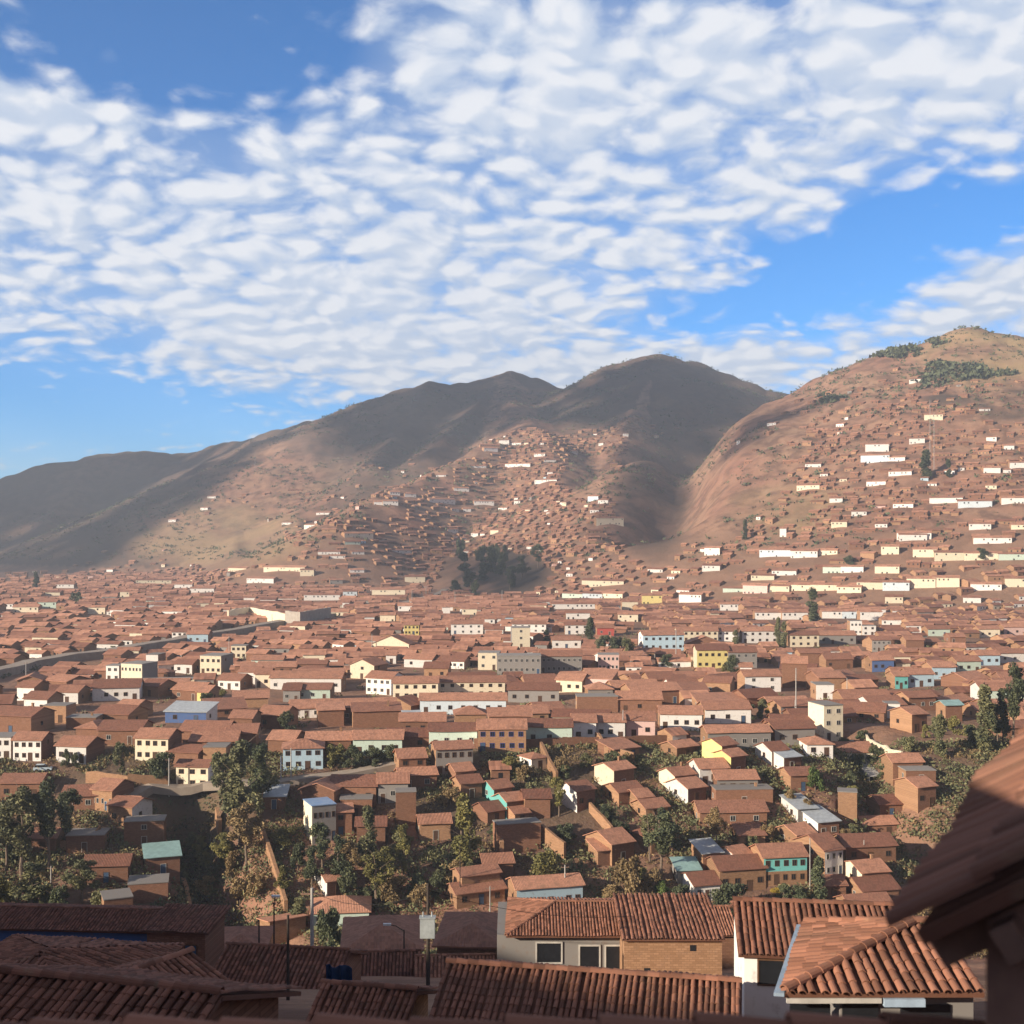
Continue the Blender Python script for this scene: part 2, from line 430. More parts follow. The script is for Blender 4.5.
def window(parent, x, z, w, h, fm, side=None, name='window', gm=None, yoff=0.0, base=0.0):
    """A framed pane 2 cm proud of the wall; side='l' or 'r' hangs it on that gable."""
    b = MB()
    b.box(-w / 2, w / 2, -.03, .06, 0, h, 1)
    f = min(.09, w * .14)
    if name == 'window':
        b.box(-w / 2 - f, -w / 2, -.07, .05, -f, h + f); b.box(w / 2, w / 2 + f, -.07, .05, -f, h + f)
        b.box(-w / 2, w / 2, -.07, .05, -f, 0); b.box(-w / 2, w / 2, -.07, .05, h, h + f)
        if w > .7: b.box(-.03, .03, -.05, -.03, 0, h)
    else:
        b.box(-w / 2 - f, -w / 2, -.07, .05, 0, h + f); b.box(w / 2, w / 2 + f, -.07, .05, 0, h + f); b.box(-w / 2, w / 2, -.07, .05, h, h + f)
    o = b.build(name, [fm, gm or M['glass']], parent)
    if side == 'l': o.location = (base, yoff, z); o.rotation_euler = (0, 0, -math.pi / 2)
    elif side == 'r': o.location = (base, yoff, z); o.rotation_euler = (0, 0, math.pi / 2)
    else: o.location = (x, 0, z)
    return o

HOUSES = []        # dicts: x, y, w, d, yaw, and the facade in the picture
def add_house(p, w, d, h, typ='g', yaw=0.0, front='B', side='A', pitch=21.0, roof=None, wins=None, fm=None, label=None, short=None, zb=None, hand=False, doors=True, detail=2, chim=False):
    """p: middle of the front wall at ground level."""
    rise = {'g': d / 2, 'p': w / 2, 's': d, 'b': d, 'h': min(w, d) / 2, 'f': 0}[typ] * math.tan(R(pitch if typ not in 'sb' else pitch * .55))
    ax = Vector((math.cos(yaw), math.sin(yaw), 0)); ay = Vector((-math.sin(yaw), math.cos(yaw), 0))
    cs = [p + ax * (w / 2 * i) + ay * (d * j) for i in (-1, 1) for j in (0, 1)]
    zmin = float(np.min(H(np.array([c.x for c in cs]), np.array([c.y for c in cs]))))
    zb = max(.6, p.z - zmin + .6) if zb is None else zb
    root = empty('house', p, yaw)
    V, Fc = wall_shell(typ, w, d, h, rise, zb)
    mats = [WM[front], WM[side]]
    mk('wall', V, Fc, mats, [0] + [1] * (len(Fc) - 1), root)
    ov = .45 if typ != 'f' else .1
    seg = 1 if detail < 2 else max(2, int(w / 3))
    RV, RF, RU = roof_shell(typ, w, d, h, rise, ov, .14 if typ != 'f' else .18, seg, 0.0 if detail < 2 or typ == 'f' else .07)
    rm = roof or (TILE if typ != 'f' else WM['K'])
    mk('roof', RV, RF, rm, None, root, RU)
    if detail >= 1:
        st = max(1, int(h / 2.5 + .15)) if h < 7 else 3 if h > 7.9 else 2
        painted = front not in 'BA'
        frm = fm or random.choice([M['frame'], M['woodframe'], M['woodframe']])
        n = wins if wins is not None else max(1, int(w / (2.6 if painted else 3.4)))
        dn = random.randrange(n) if n else 0
        for s in range(st):
            z0 = s * h / st
            for k in range(n):
                if wins is None and random.random() < (.3 if painted else .45) + (.2 if p.y > 520 else 0): continue
                x = -w / 2 + w * (k + .5) / n + random.uniform(-.15, .15)
                ww = min(1.0, w / n * .42); wh = min(1.0, h / st * .36)
                if s == 0 and doors and k == dn:
                    window(root, x, 0.02, min(1.0, w / n * .5), min(2.05, h / st * .75), frm, name='door', gm=random.choice([M['door']] * 5 + [M['bluedoor']]))
                else:
                    window(root, x, z0 + h / st * .36, ww, wh, frm)
        if detail >= 2 and d > 4 and random.random() < .6:
            sd = 'l' if proj(p)[0] > 430 or yaw > .1 else 'r'
            window(root, 0, (st - 1) * h / st + h / st * .4, .8, .9, frm, sd, yoff=d * random.uniform(.35, .65), base=-w / 2 if sd == 'l' else w / 2)
        if chim:
            b = MB(); b.box(-.25, .25, -.25, .25, -1.2, .9); b.box(-.32, .32, -.32, .32, .9, 1.0)
            c = b.build('chimney', WM['A'], root); c.location = (w * .25, d * .5, h + rise)
    px, py = proj(p + Vector((0, 0, h * .5)))
    stw = 'tall' if h > 6.4 else 'two-storey' if h > 4.3 else 'low'
    rw = {'g': 'gabled tile', 'p': 'gable-fronted tile', 's': 'lean-to tile', 'b': 'lean-to tile', 'h': 'hipped tile', 'f': 'flat'}[typ]
    if roof is not None: rw = 'tin'
    lng = 'long ' if w > 17 else ''
    reg(root, f'{lng}{stw} {WORD[front]} house with {rw} roof', 'house', 'houses of the hillside town', px, py, label, short)
    u0, u1 = proj(p - ax * (w / 2))[0], proj(p + ax * (w / 2))[0]
    HOUSES.append(dict(p=p, w=w, d=d, yaw=yaw, h=h, rise=rise, x0=min(u0, u1), x1=max(u0, u1), ye=proj(p + Vector((0, 0, h)))[1], yb=proj(p)[1], hand=hand, root=root))
    return root

# ------------------------------------------------------------------ light and air settings
import bmesh
from mathutils import Matrix
SUN_E, EXPO, HAZE, HAZEC = 5.0, 0.92, .00018, (.78, .88, 1.0, 1)
CLOUD_L, CLOUD_D, SKYTINT = (4.75, 4.85, 5.1), (3.1, 3.6, 4.45), (.28, .70, 1.04)
# open and covered parts of the sky, by bearing and height: (x, y, width, height, amount, tilt)
SKYBLOBS = [(180, 55, 170, 75, -.72, 0), (60, 135, 110, 18, .50, 0), (110, 78, 20, 14, .55, 0), (560, 170, 460, 140, .25, .2), (100, 240, 300, 100, .30, .05), (820, 285, 170, 42, -.80, .28), (60, 420, 200, 45, -.75, 0),
            (640, 370, 320, 34, .45, 0), (900, 90, 300, 90, .30, 0), (1000, 300, 90, 40, .65, .2), (430, 330, 280, 60, .35, .1), (975, 230, 90, 36, -.55, 0), (1000, 205, 30, 12, .5, 0), (480, 45, 130, 40, .35, 0), (740, 280, 50, 12, .5, .1)]

SHADES = [([(318, 420), (370, 400), (430, 385), (510, 370), (560, 389), (600, 375), (660, 357), (700, 366), (740, 392), (775, 410), (835, 398), (798, 416), (748, 446), (708, 468), (690, 452), (640, 436), (590, 425), (545, 420), (500, 438), (440, 458), (390, 470), (350, 445)], 15, 'broad ragged cloud shading the dark middle mountain'),
          ([(-40, 500), (0, 476), (60, 460), (190, 455), (240, 441), (300, 426), (255, 452), (196, 498), (136, 536), (92, 566), (60, 576), (-40, 582)], 15, 'long cloud shading the left mountain slope'),
          ([(618, 462), (650, 450), (684, 466), (672, 492), (660, 522), (652, 548), (640, 556), (624, 530), (630, 500)], 11, 'small unseen cloud added to shade the deep gully between the mountains'),
          ([(446, 548), (462, 540), (484, 552), (505, 548), (522, 562), (560, 572), (538, 584), (556, 594), (500, 590), (478, 604), (452, 592), (440, 572)], 9, 'small unseen cloud added to shade the grove below the hill')]
# x0 x1 eave-line storey-height type yaw front side depth [roof] [windows]   | label | short name
LIST = '''
517 583 887 4.6 g 14 L A 7 - 7 |two-storey light blue house with adobe gable under one long tile roof|light blue house
457 505 891 2.7 g 24 A A 6 - 3 |stepped brick house, lower tier with open doorway beside the light blue house|stepped brick house
462 500 874 4.6 g 24 A A 5 - 2 |upper tier of the stepped brick house, with narrow tile roof|upper brick tier
484 513 863 3.2 g 10 B A 6
598 613 850 3.2 s 20 B A 5
612 634 843 4.0 g 33 B A 9
577 595 790 4.2 g 35 B W 7 - 2 |brick house with bright white and orange gable on the middle of the slope|white-gabled brick house
614 634 769 4.4 g 35 B C 7 - 1
619 643 791 2.6 g 26 B A 7
638 653 797 2.6 g 26 B A 6
646 668 807 2.6 g 24 A A 6
688 706 788 3.2 g 30 B W 8 - 1
675 695 775 3.4 g 30 B C 6
722 737 745 5.2 g 32 B Y 7 - 1 |two-storey house with glowing yellow gable and brown brick front|yellow-gabled house
731 746 756 4.6 g 32 B Y 6 - 1
700 728 768 4.0 g 12 W W 7 - 3
717 758 779 3.2 g 5 K B 7 - 4
716 773 790 3.6 f 4 B B 5 - 1
700 767 812 3.0 g 4 B A 8 - 3
807 833 744 3.0 h 2 W W 7 - 2 |small white house under a steep four-sided tile roof|white pavilion
708 771 732 4.2 g 6 K A 7 - 6
775 815 728 4.2 g 9 K A 7 - 3
824 843 706 9.0 f 16 C C 8 - 2 |tall pale concrete house of three storeys with flat roof slab|three-storey concrete house
772 788 750 3.2 g 22 B W 7
784 801 757 3.2 s 25 B W 7 tin 1
838 857 793 5.4 f -14 A B 4 - 0 |windowless flat-topped brick block standing alone on the right slope|brick block
880 903 804 3.0 g 9 B A 7
864 897 824 2.8 g 7 B A 6
818 839 822 3.4 s 18 B W 8 tin 2 |brick and white house under a pale tin sheet roof|pale tin-roofed house
798 817 809 2.6 s 18 K W 7 tin 1
797 815 834 2.8 g 30 B A 7
825 843 850 5.4 g 25 W A 10 - 3 |narrow two-storey white-fronted house with long sunlit adobe side|narrow white-fronted house
846 896 846 3.4 g 8 B A 8 - 3
695 720 885 3.1 g 15 W W 8 - 3 |small white house with dark doorway and white gable|white gabled cottage
720 766 869 4.4 g 12 A A 8 - 4
764 807 857 5.6 g 8 T A 8 - 5 |adobe house painted turquoise along its upper storey|turquoise house
703 722 853 3.8 s 15 B A 6 tin 1
737 753 856 3.0 g 30 B W 7 - 1
678 700 870 2.6 s 6 K K 5 teal 0
862 889 872 3.8 g 14 B C 8 - 2
863 899 890 3.2 g 12 B A 8 - 1
852 893 907 2.8 g 10 B A 7 - 1
824 846 885 2.5 g 5 B A 6
918 936 787 4.6 g 20 B A 8 - 2
893 923 762 3.0 g 5 B A 7
912 927 714 4.6 g 25 B A 8 - 2
909 936 697 4.0 g 15 B A 7 - 3
886 900 704 4.0 f -6 W B 5 - 1
906 936 771 3.0 f 2 B A 5 - 1
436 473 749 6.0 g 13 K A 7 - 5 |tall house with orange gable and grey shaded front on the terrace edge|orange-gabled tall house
399 426 758 5.0 g 14 B A 7 - 2
400 437 775 3.2 g 14 B A 6 - 2
330 376 786 4.0 g -2 B B 8 - 3
378 408 783 4.4 g 5 K A 7 - 3
300 334 790 4.2 p -14 B A 9 - 2
312 336 806 7.6 f 24 K C 7 bluetin 4 |tall grey concrete house with blue tin roof and cream side balconies|blue-roofed concrete house
262 285 797 2.8 s 4 B A 6 tin 1
176 208 767 5.0 g -6 C W 6 - 3 |cream house with reddish base standing by the road bend|cream roadside house
135 168 738 5.4 g -8 C B 8 - 4 |two-storey cream house with white balcony columns above the road|cream balcony house
56 86 746 4.0 g -13 W B 8 - 3
13 41 740 5.0 g -3 W B 7 - 4
-14 11 738 5.2 f 2 W A 7 - 3
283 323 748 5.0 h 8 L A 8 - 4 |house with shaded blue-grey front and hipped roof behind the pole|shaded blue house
306 351 740 3.6 g 4 B A 8 - 2
353 402 739 4.0 g 2 G A 8 - 4
318 344 710 4.4 s 12 B A 6 - 0
353 401 711 4.4 s 10 B A 6 - 0
429 477 731 4.2 g 1 G A 8 - 4 |long pale green house at left end of the terrace row|pale green row house
478 526 729 5.4 g 1 A W 8 - 5 |white and adobe row house with bright blue shutters|blue-shuttered house
526 572 727 4.6 g 0 G W 8 - 3 |plain pale turquoise house with two small dark doors|pale turquoise row house
573 596 722 4.6 g 0 W A 8 - 2
596 625 722 4.6 g -1 W A 8 - 3
626 655 720 4.6 g -2 P A 8 - 2
660 702 714 4.2 g -3 W A 9 - 4
705 751 709 4.0 g 4 W A 9 - 3
405 421 719 3.6 s 10 B A 6 tin 1
388 431 737 3.0 g 3 B A 8 - 2
400 445 721 3.4 g 3 B A 9
455 486 714 3.4 h 4 A A 8
489 531 716 4.0 g 3 B A 9
393 438 683 5.4 g 2 C W 8 - 5 |long cream house with plain sunlit wall left of centre|long cream house
438 505 682 5.0 g 2 C W 8 - 7 |long cream house with a row of dark square windows|windowed cream house
366 391 678 5.4 g -24 W W 9 - 4 |bright white two-storey house angled at the end of the cream row|angled white house
420 506 700 4.2 g 1 I A 8 - 7
508 559 690 4.0 g -2 K A 9 - 4
577 618 697 4.4 f 1 B A 6 - 0
618 662 699 4.0 g 0 B A 9
588 613 689 3.2 h 4 K A 8
556 582 680 4.0 g -20 C A 9 - 3
598 619 655 6.2 f -3 P A 7 - 5 |small pink two-storey house with flat roof|pink house
497 541 656 6.8 f 1 K A 9 - 8
541 582 656 6.4 g 1 K A 9 - 8 |long grey wall house with a row of small square windows|grey many-windowed house
512 530 628 9.5 f 4 C K 9 - 1 |square cream tower with one tall dark opening|cream tower
512 546 624 5.0 g 0 W A 8 - 5
565 589 625 5.0 g 0 W A 8 - 3
552 581 640 4.0 g 2 W A 8 - 3
643 684 635 7.0 g 6 L W 10 - 6 |large light blue hall with white gable among trees|light blue hall
597 614 628 4.0 g 2 R A 7 - 2 |small house with bright red front beside dark trees|red house
697 729 650 7.4 g 1 Y C 9 - 5 |tall bright yellow house behind dark bushes|yellow house
728 757 652 6.0 g 1 K C 9 - 4
677 718 631 5.4 g 1 C C 8 - 7
717 737 631 5.0 g 0 W A 8 - 3
742 778 631 6.0 g 0 W A 8 - 5
745 781 676 5.4 g 8 W A 8 - 2 |white house with a broad blank wall and one window|blank white house
740 752 667 4.0 g -6 W A 7 - 1
782 807 663 8.4 g -12 B A 9 - 0 |tall dark brick gable house with blank shaded front|tall blank brick house
816 834 685 4.6 f 0 W A 7 - 1
790 819 635 5.6 g 1 C A 9 - 4 |cream house with a yellow door and broad orange roof|yellow-doored cream house
819 856 635 4.4 g 0 K A 9 - 4
826 853 659 4.0 g 3 B A 9
800 823 653 4.2 g 2 B A 8
872 891 640 5.4 g 2 K A 8 - 4
850 862 621 7.6 f 0 W A 6 - 3
862 876 626 5.2 f 0 W A 6 - 2
872 894 660 4.4 g 2 N A 8 - 3
906 924 640 3.4 g 2 B A 8
895 908 676 4.4 g 4 T A 8 - 3
908 934 674 4.4 g 4 L A 8 - 3
932 956 667 4.4 g 6 L A 8 - 3
957 981 661 4.4 g 5 G A 8 - 3
978 1000 655 4.2 g 3 L A 8 - 3
1000 1030 653 4.2 g 3 W A 8 - 3
979 1000 629 4.6 g 2 C A 8 - 3
1004 1030 627 4.4 g 2 P A 8 - 3
928 950 629 3.8 g 4 G A 8 - 2
950 966 637 3.0 g 2 B B 8
106 119 666 5.6 f -8 W A 6 - 2
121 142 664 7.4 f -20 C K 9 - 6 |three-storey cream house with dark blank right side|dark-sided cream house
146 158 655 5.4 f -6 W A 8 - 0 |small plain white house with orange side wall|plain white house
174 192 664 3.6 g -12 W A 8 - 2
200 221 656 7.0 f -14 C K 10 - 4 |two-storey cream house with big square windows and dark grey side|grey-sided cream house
231 246 646 5.4 f 0 C A 6 - 3
172 187 632 5.0 g 0 W A 8 - 3
187 208 634 4.6 g 0 L A 8 - 3
140 158 686 3.4 g -24 A A 9 - 1
172 200 690 3.2 g -20 B A 10 - 2
197 208 692 3.8 g -12 Y A 9 - 1
218 240 680 3.2 g -14 W A 9 - 3
238 256 672 4.2 g -14 W A 9 - 2
17 34 687 4.2 g -12 W A 8 - 1
56 78 692 3.6 g -8 W A 8 - 1
24 47 699 4.2 g -10 W A 9 - 2
-10 31 716 4.6 g -14 B A 10 - 1
43 66 706 4.6 f -6 A A 6 - 2
94 128 714 3.4 g -14 B A 10
115 135 707 3.2 g -16 W A 9 - 1
66 96 718 3.0 f 2 B A 6 - 0
76 98 728 3.2 h -8 B A 9
98 140 730 3.6 g -2 B A 10 - 2
165 206 712 3.0 s -8 N W 8 tin 2 |long dark house under a pale tin sheet roof|pale sheet-roofed house
180 226 731 3.8 g -6 B A 9
230 252 718 4.4 g -5 B A 8 - 1
190 236 741 3.6 g 2 B A 9
203 226 748 4.4 f 2 A A 6 - 1
168 198 752 3.0 g -18 B A 7
258 284 715 3.8 g -14 B A 9
268 294 740 3.4 g -8 B A 9
226 256 733 3.4 g 4 B A 9
0 40 783 3.6 g 4 B A 8 - 3
62 96 796 3.2 g 6 B A 8
92 112 790 4.6 g -18 A B 8 - 5
108 132 806 4.2 g -20 A W 7 - 2
118 134 804 3.0 g -14 W B 5 - 1
146 180 857 3.6 s 20 B A 6 teal 1 |brick house with a tilted teal tin roof above the ravine|teal tin-roofed house
104 133 899 4.2 f 24 B A 6 - 1
28 56 838 3.0 g 6 B A 7
66 104 836 3.4 f 6 B A 6 - 1
270 341 678 4.4 g -3 W A 9 - 7 |long white house with dark window row left of the cream rows|long windowed white house
283 300 690 3.8 g 2 K A 8
285 330 689 3.6 g -2 G A 8 - 4
350 374 665 5.0 p -26 C A 9 - 1 |cream house with broad pale gable facing the sun|pale-gabled house
255 270 674 4.6 g 0 C A 8 - 2
404 432 659 3.4 g -18 W A 8 - 2
432 464 661 3.0 g -14 W A 9
424 448 668 3.8 g -4 A A 9 - 2
478 499 653 6.6 f -4 C K 8 - 2 |square cream house with flat top beside the grey wall|square cream house
386 396 655 3.6 g 0 W A 7 - 1
451 483 624 5.6 g 2 W A 9 - 4
404 419 625 5.4 g 0 Y A 8 - 4
158 207 928 2.8 h -6 A A 8 - 1
188 215 934 3.0 f 0 W A 6 - 3 |little white house with two small windows in foreground shade|little shaded white house
214 262 951 2.6 h 4 A A 8 - 1
312 369 912 3.0 h 6 G A 9 - 4 |house with patchy pale green front under a broad orange roof|patchy green house
327 351 880 3.0 g 30 B W 7 - 1
345 419 954 2.6 h 6 B A 9 - 1
437 500 946 2.8 h -4 B A 9 - 2
270 306 925 3.0 b 30 A A 6 - 0
456 474 771 3.0 g 25 B B 6 - 1
461 482 783 3.4 g 22 B A 6 - 1
494 512 788 3.0 g 30 B T 6 - 1 |small slope house with turquoise gable, upper of two|upper turquoise shack
507 525 801 3.4 g 30 B T 6 - 1 |small slope house with turquoise gable, lower of two|lower turquoise shack
515 529 813 2.6 g 28 B A 5 - 1
124 164 822 5.0 f 10 B B 5 - 1 |broad flat-topped brown brick house on the left bank above the ravine|left bank brick house
84 128 866 3.4 g 8 B B 7 - 1
128 168 884 3.6 f 14 B B 6 - 0
330 352 812 5.0 g 12 B B 6 - 1
340 372 800 4.0 f 4 B B 5 - 1
498 541 824 6.0 f 16 B B 4 - 0 |broad blank brown brick block in shade on the middle slope|blank brick block
396 416 793 7.0 f 6 B B 4 - 0 |tall narrow blank brick wall house under the terrace edge|narrow blank brick house
'''
TINS = {'tin': M['tin'], 'bluetin': M['bluetin'], 'teal': M['teal_tin']}
CARVE = []
def parse(line):
    lab = short = None
    if '|' in line:
        line, lab, short = [q.strip() for q in line.split('|')]
    f = line.split()
    x0, x1, ye, h = map(float, f[:4]); typ = f[4]; yaw = R(float(f[5])); fr, sd = f[6], f[7]; d = float(f[8])
    roof = TINS[f[9]] if len(f) > 9 and f[9] != '-' else None
    wins = int(f[10]) if len(f) > 10 else None
    xc = (x0 + x1) / 2
    dmin = 110 if (ye > 875 and not 440 < xc < 900) or ye > 905 else 205
    D = solve(xc, ye, h, dmin)
    x = (xc - CX) / F * D
    az = math.atan2(x, D)
    w = (x1 - x0) / F * D / max(.5, math.cos(yaw + az)) * math.cos(az)
    p = Vector((x, D, Hs(x, D)))
    if fr in 'BA' and lab is None: chim = random.random() < .12
    else: chim = False
    kw = {}
    if lab and 'blue shutters' in lab: kw['fm'] = M['blueframe']
    add_house(p, w, d, h, typ, yaw, fr, sd, 18 + random.random() * 5, roof, wins, label=lab, short=short, hand=True, chim=chim, **kw)
    CARVE.append((p.x, p.y, p.z, w, d, yaw))
for ln in LIST.strip().splitlines(): parse(ln)

# the white and pale houses of the far town and the hillside, by their fronts: x0 x1 eave height front
FARLIST = '''
0 13 602 5 W;13 38 605 5 C;38 56 600 6 G;55 74 583 5 W;85 105 605 6 C;45 60 591 4 C;136 172 579 5 C;172 192 583 5 W;190 214 587 5 W;
120 130 590 6 C;245 275 577 6 W;226 248 567 4 C;262 306 566 5 C;304 340 593 6 W;318 340 551 4 W;300 314 568 8 C;330 345 555 4 W;
343 357 590 5 I;372 405 588 6 C;405 425 575 8 C;390 412 549 5 W;352 364 551 4 W;303 316 524 4 W;316 330 512 4 W;281 292 522 4 W;
345 360 541 4 G;350 364 569 4 W;398 412 604 5 W;380 395 613 5 C;442 450 605 6 W;462 477 607 5 C;583 622 579 6 C;562 582 592 5 G;582 602 592 5 I;
602 622 592 5 C;552 598 602 5 W;566 590 611 5 W;622 638 599 8 C;618 638 612 6 C;642 662 593 8 Y;648 662 568 4 W;680 700 592 8 W;705 719 546 8 W;
703 719 564 6 W;724 744 587 4 G;744 766 583 8 P;766 788 584 6 C;788 812 583 6 C;812 838 583 6 C;838 860 585 6 C;761 792 548 7 I;792 816 549 7 W;
816 836 549 5 C;752 773 574 5 C;773 795 569 5 W;720 743 602 6 W;755 782 610 6 W;782 808 610 6 W;822 842 609 6 W;842 856 609 6 I;860 882 609 7 W;
824 842 565 6 G;842 862 565 6 W;882 898 544 8 C;914 936 547 8 C;936 966 550 8 C;966 1000 551 7 C;1000 1028 552 6 G;858 884 580 7 C;884 908 580 8 I;
908 934 576 9 C;934 958 575 9 C;972 1000 582 6 W;1006 1030 576 8 C;876 898 564 7 C;886 902 595 6 C;964 980 596 5 W;975 1010 536 6 W;900 926 533 6 W;
856 886 607 6 W;882 906 618 4 W;932 960 496 6 W;960 990 499 7 I;1002 1028 496 6 W;866 888 442 9 W;862 888 453 9 I;889 904 456 5 W;910 924 437 6 W;
925 942 413 7 C;890 910 470 5 W;984 1000 466 6 W;1010 1028 461 6 W;1004 1014 444 5 W;868 884 480 5 W;798 818 484 5 C;830 842 497 5 W;806 820 463 4 W;
898 930 531 6 W;970 990 522 6 W;1012 1030 523 5 C;894 912 503 4 W;852 866 510 5 W;832 846 520 6 C;780 786 526 9 W;
484 498 447 6 W;499 509 439 8 W;510 521 442 5 W;568 578 450 5 W;544 556 459 5 W;535 556 479 4 W;454 469 487 6 W;430 455 498 6 W;474 494 500 6 W;
383 398 500 6 W;390 400 491 5 W;405 416 493 5 W;452 459 508 5 W;463 471 508 5 W;514 520 500 5 W;498 507 507 4 W;448 458 528 6 W;471 478 532 6 W;
490 500 529 5 C;588 598 495 6 I;598 608 499 5 W;596 624 516 8 C;374 386 501 5 W;346 372 532 6 C;200 208 507 5 W;207 216 496 4 W;168 176 519 5 W;
480 500 444 4 B;436 446 474 4 W;470 486 465 4 W;505 530 463 5 W;534 545 453 5 W
'''
FARH = []
for q in FARLIST.replace('\n', '').split(';'):
    x0, x1, ye, h, fr = q.split(); x0, x1, ye, h = float(x0), float(x1), float(ye), float(h)
    D = solve((x0 + x1) / 2, ye, h, 450); x = ((x0 + x1) / 2 - CX) / F * D
    cy_ = contour_yaw(x, D) * .85
    FARH.append((Vector((x, D, Hs(x, D) - .3)), (x1 - x0) / F * D / max(.7, math.cos(cy_)), random.uniform(6, 9), h * .8, cy_ + R(random.uniform(-3, 3)), fr))

# ------------------------------------------------------------------ the rest of the town, filled in row by row
OCC = {}
def cells(x, y, r): return [(int(math.floor(x / 20)) + i, int(math.floor(y / 20)) + j) for i in range(-2, 3) for j in range(-2, 3)]
def put_occ(x, y, w, d, yaw):
    cx, cy = x - math.sin(yaw) * d / 2, y + math.cos(yaw) * d / 2
    OCC.setdefault((int(math.floor(cx / 20)), int(math.floor(cy / 20))), []).append((cx, cy, w, d, yaw))
def blocked(x, y, w, d, yaw, k=.93):
    cx, cy = x - math.sin(yaw) * d / 2, y + math.cos(yaw) * d / 2
    for c in cells(cx, cy, 0):
        for (ox, oy, ow, od, oyaw) in OCC.get(c, ()):
            a = (yaw + oyaw) / 2
            dx = (ox - cx) * math.cos(a) + (oy - cy) * math.sin(a); dy = -(ox - cx) * math.sin(a) + (oy - cy) * math.cos(a)
            if abs(dx) < (w + ow) / 2 * k and abs(dy) < (d + od) / 2 * k: return True
    return False
for hh in HOUSES: put_occ(hh['p'].x, hh['p'].y, hh['w'], hh['d'], hh['yaw'])
for p, w, d, h, yaw, fr in FARH: put_occ(p.x, p.y, w, d, yaw)
FACADES = [(hh['x0'] + 1, hh['x1'] - 1, hh['ye'], hh['ye'] + (hh['yb'] - hh['ye']) * .8, hh['p'].y) for hh in HOUSES if hh['p'].y > 205]
for p, w, d, h, yaw, fr in FARH:
    px = CX + F * p.x / p.y; hw = F * w / p.y / 2
    FACADES.append((px - hw + 1, px + hw - 1, proj(p + Vector((0, 0, h)))[1], proj(p)[1] - 1, p.y))
FACADES = np.array(FACADES)
# ways kept free of houses: (points in the picture, half width in metres)
LINES = [([(-30, 684), (30, 668), (128, 653), (200, 640), (262, 629), (330, 618)], 15, 300), ([(345, 612), (392, 606), (445, 590)], 9, 450),
         ([(120, 803), (150, 790), (205, 791), (262, 787), (320, 778), (400, 765)], 5, 205), ([(443, 589), (452, 560)], 9, 500)]
KEEP = []
for pts, hw, dm in LINES:
    KEEP.append(([on_ground(px, py, dm) for px, py in pts], hw))
def near_way(x, y, extra=0):
    for ws, hw in KEEP:
        for a, b in zip(ws[:-1], ws[1:]):
            dx, dy = b.x - a.x, b.y - a.y
            t = max(0, min(1, ((x - a.x) * dx + (y - a.y) * dy) / (dx * dx + dy * dy)))
            if math.hypot(x - a.x - t * dx, y - a.y - t * dy) < hw + extra: return True
        if hw == 15 and extra >= 0:
            for a, b in zip(ws[:-1], ws[1:]):
                t = max(0, min(1, (x - a.x) / (b.x - a.x))); q = a.y + t * (b.y - a.y) - y
                if a.x - 5 <= x <= b.x + 5 and 0 < q < 44: return True
    return False
def hides(px, hw, top, bot, D):
    fz = FACADES
    return bool(np.any((fz[:, 4] > D + 2) & (fz[:, 0] < px + hw) & (fz[:, 1] > px - hw) & (fz[:, 2] < bot) & (fz[:, 3] > top)))

# how thick the houses stand on the hills, by blobs in plan read off the photograph: (px, py, rx, ry, weight)
BLOBS = [(470, 560, 190, 30, 1.0), (380, 540, 70, 22, .9), (560, 470, 70, 40, .75), (480, 505, 80, 30, .65), (600, 430, 60, 22, .4), (590, 540, 60, 40, .7), (250, 585, 130, 22, 1),
         (90, 600, 130, 18, 1), (800, 580, 160, 38, 1), (950, 560, 110, 50, 1), (920, 470, 100, 60, .9), (1000, 480, 60, 60, .8), (880, 520, 60, 35, 1), (560, 600, 300, 18, 1), (770, 545, 50, 22, .7),
         (940, 425, 60, 22, .55), (840, 480, 45, 26, .6), (300, 490, 80, 25, .16), (340, 465, 40, 22, .22), (230, 520, 60, 20, .12), (520, 440, 40, 20, .4), (660, 590, 60, 18, .9)]
BARE = [(498, 576, 50, 22), (652, 505, 38, 62), (710, 510, 42, 40), (225, 545, 60, 26), (590, 478, 26, 24), (640, 640, 26, 12), (968, 735, 36, 26), (750, 720, 36, 12)]
def density(px, py):
    d = 0
    for x, y, rx, ry, w in BLOBS: d = max(d, w * math.exp(-(((px - x) / rx) ** 2 + ((py - y) / ry) ** 2) ** 1.5 * .7))
    for x, y, rx, ry in BARE:
        if ((px - x) / rx) ** 2 + ((py - y) / ry) ** 2 < 1: return 0
    return d
AUTO = []
D = 303.0
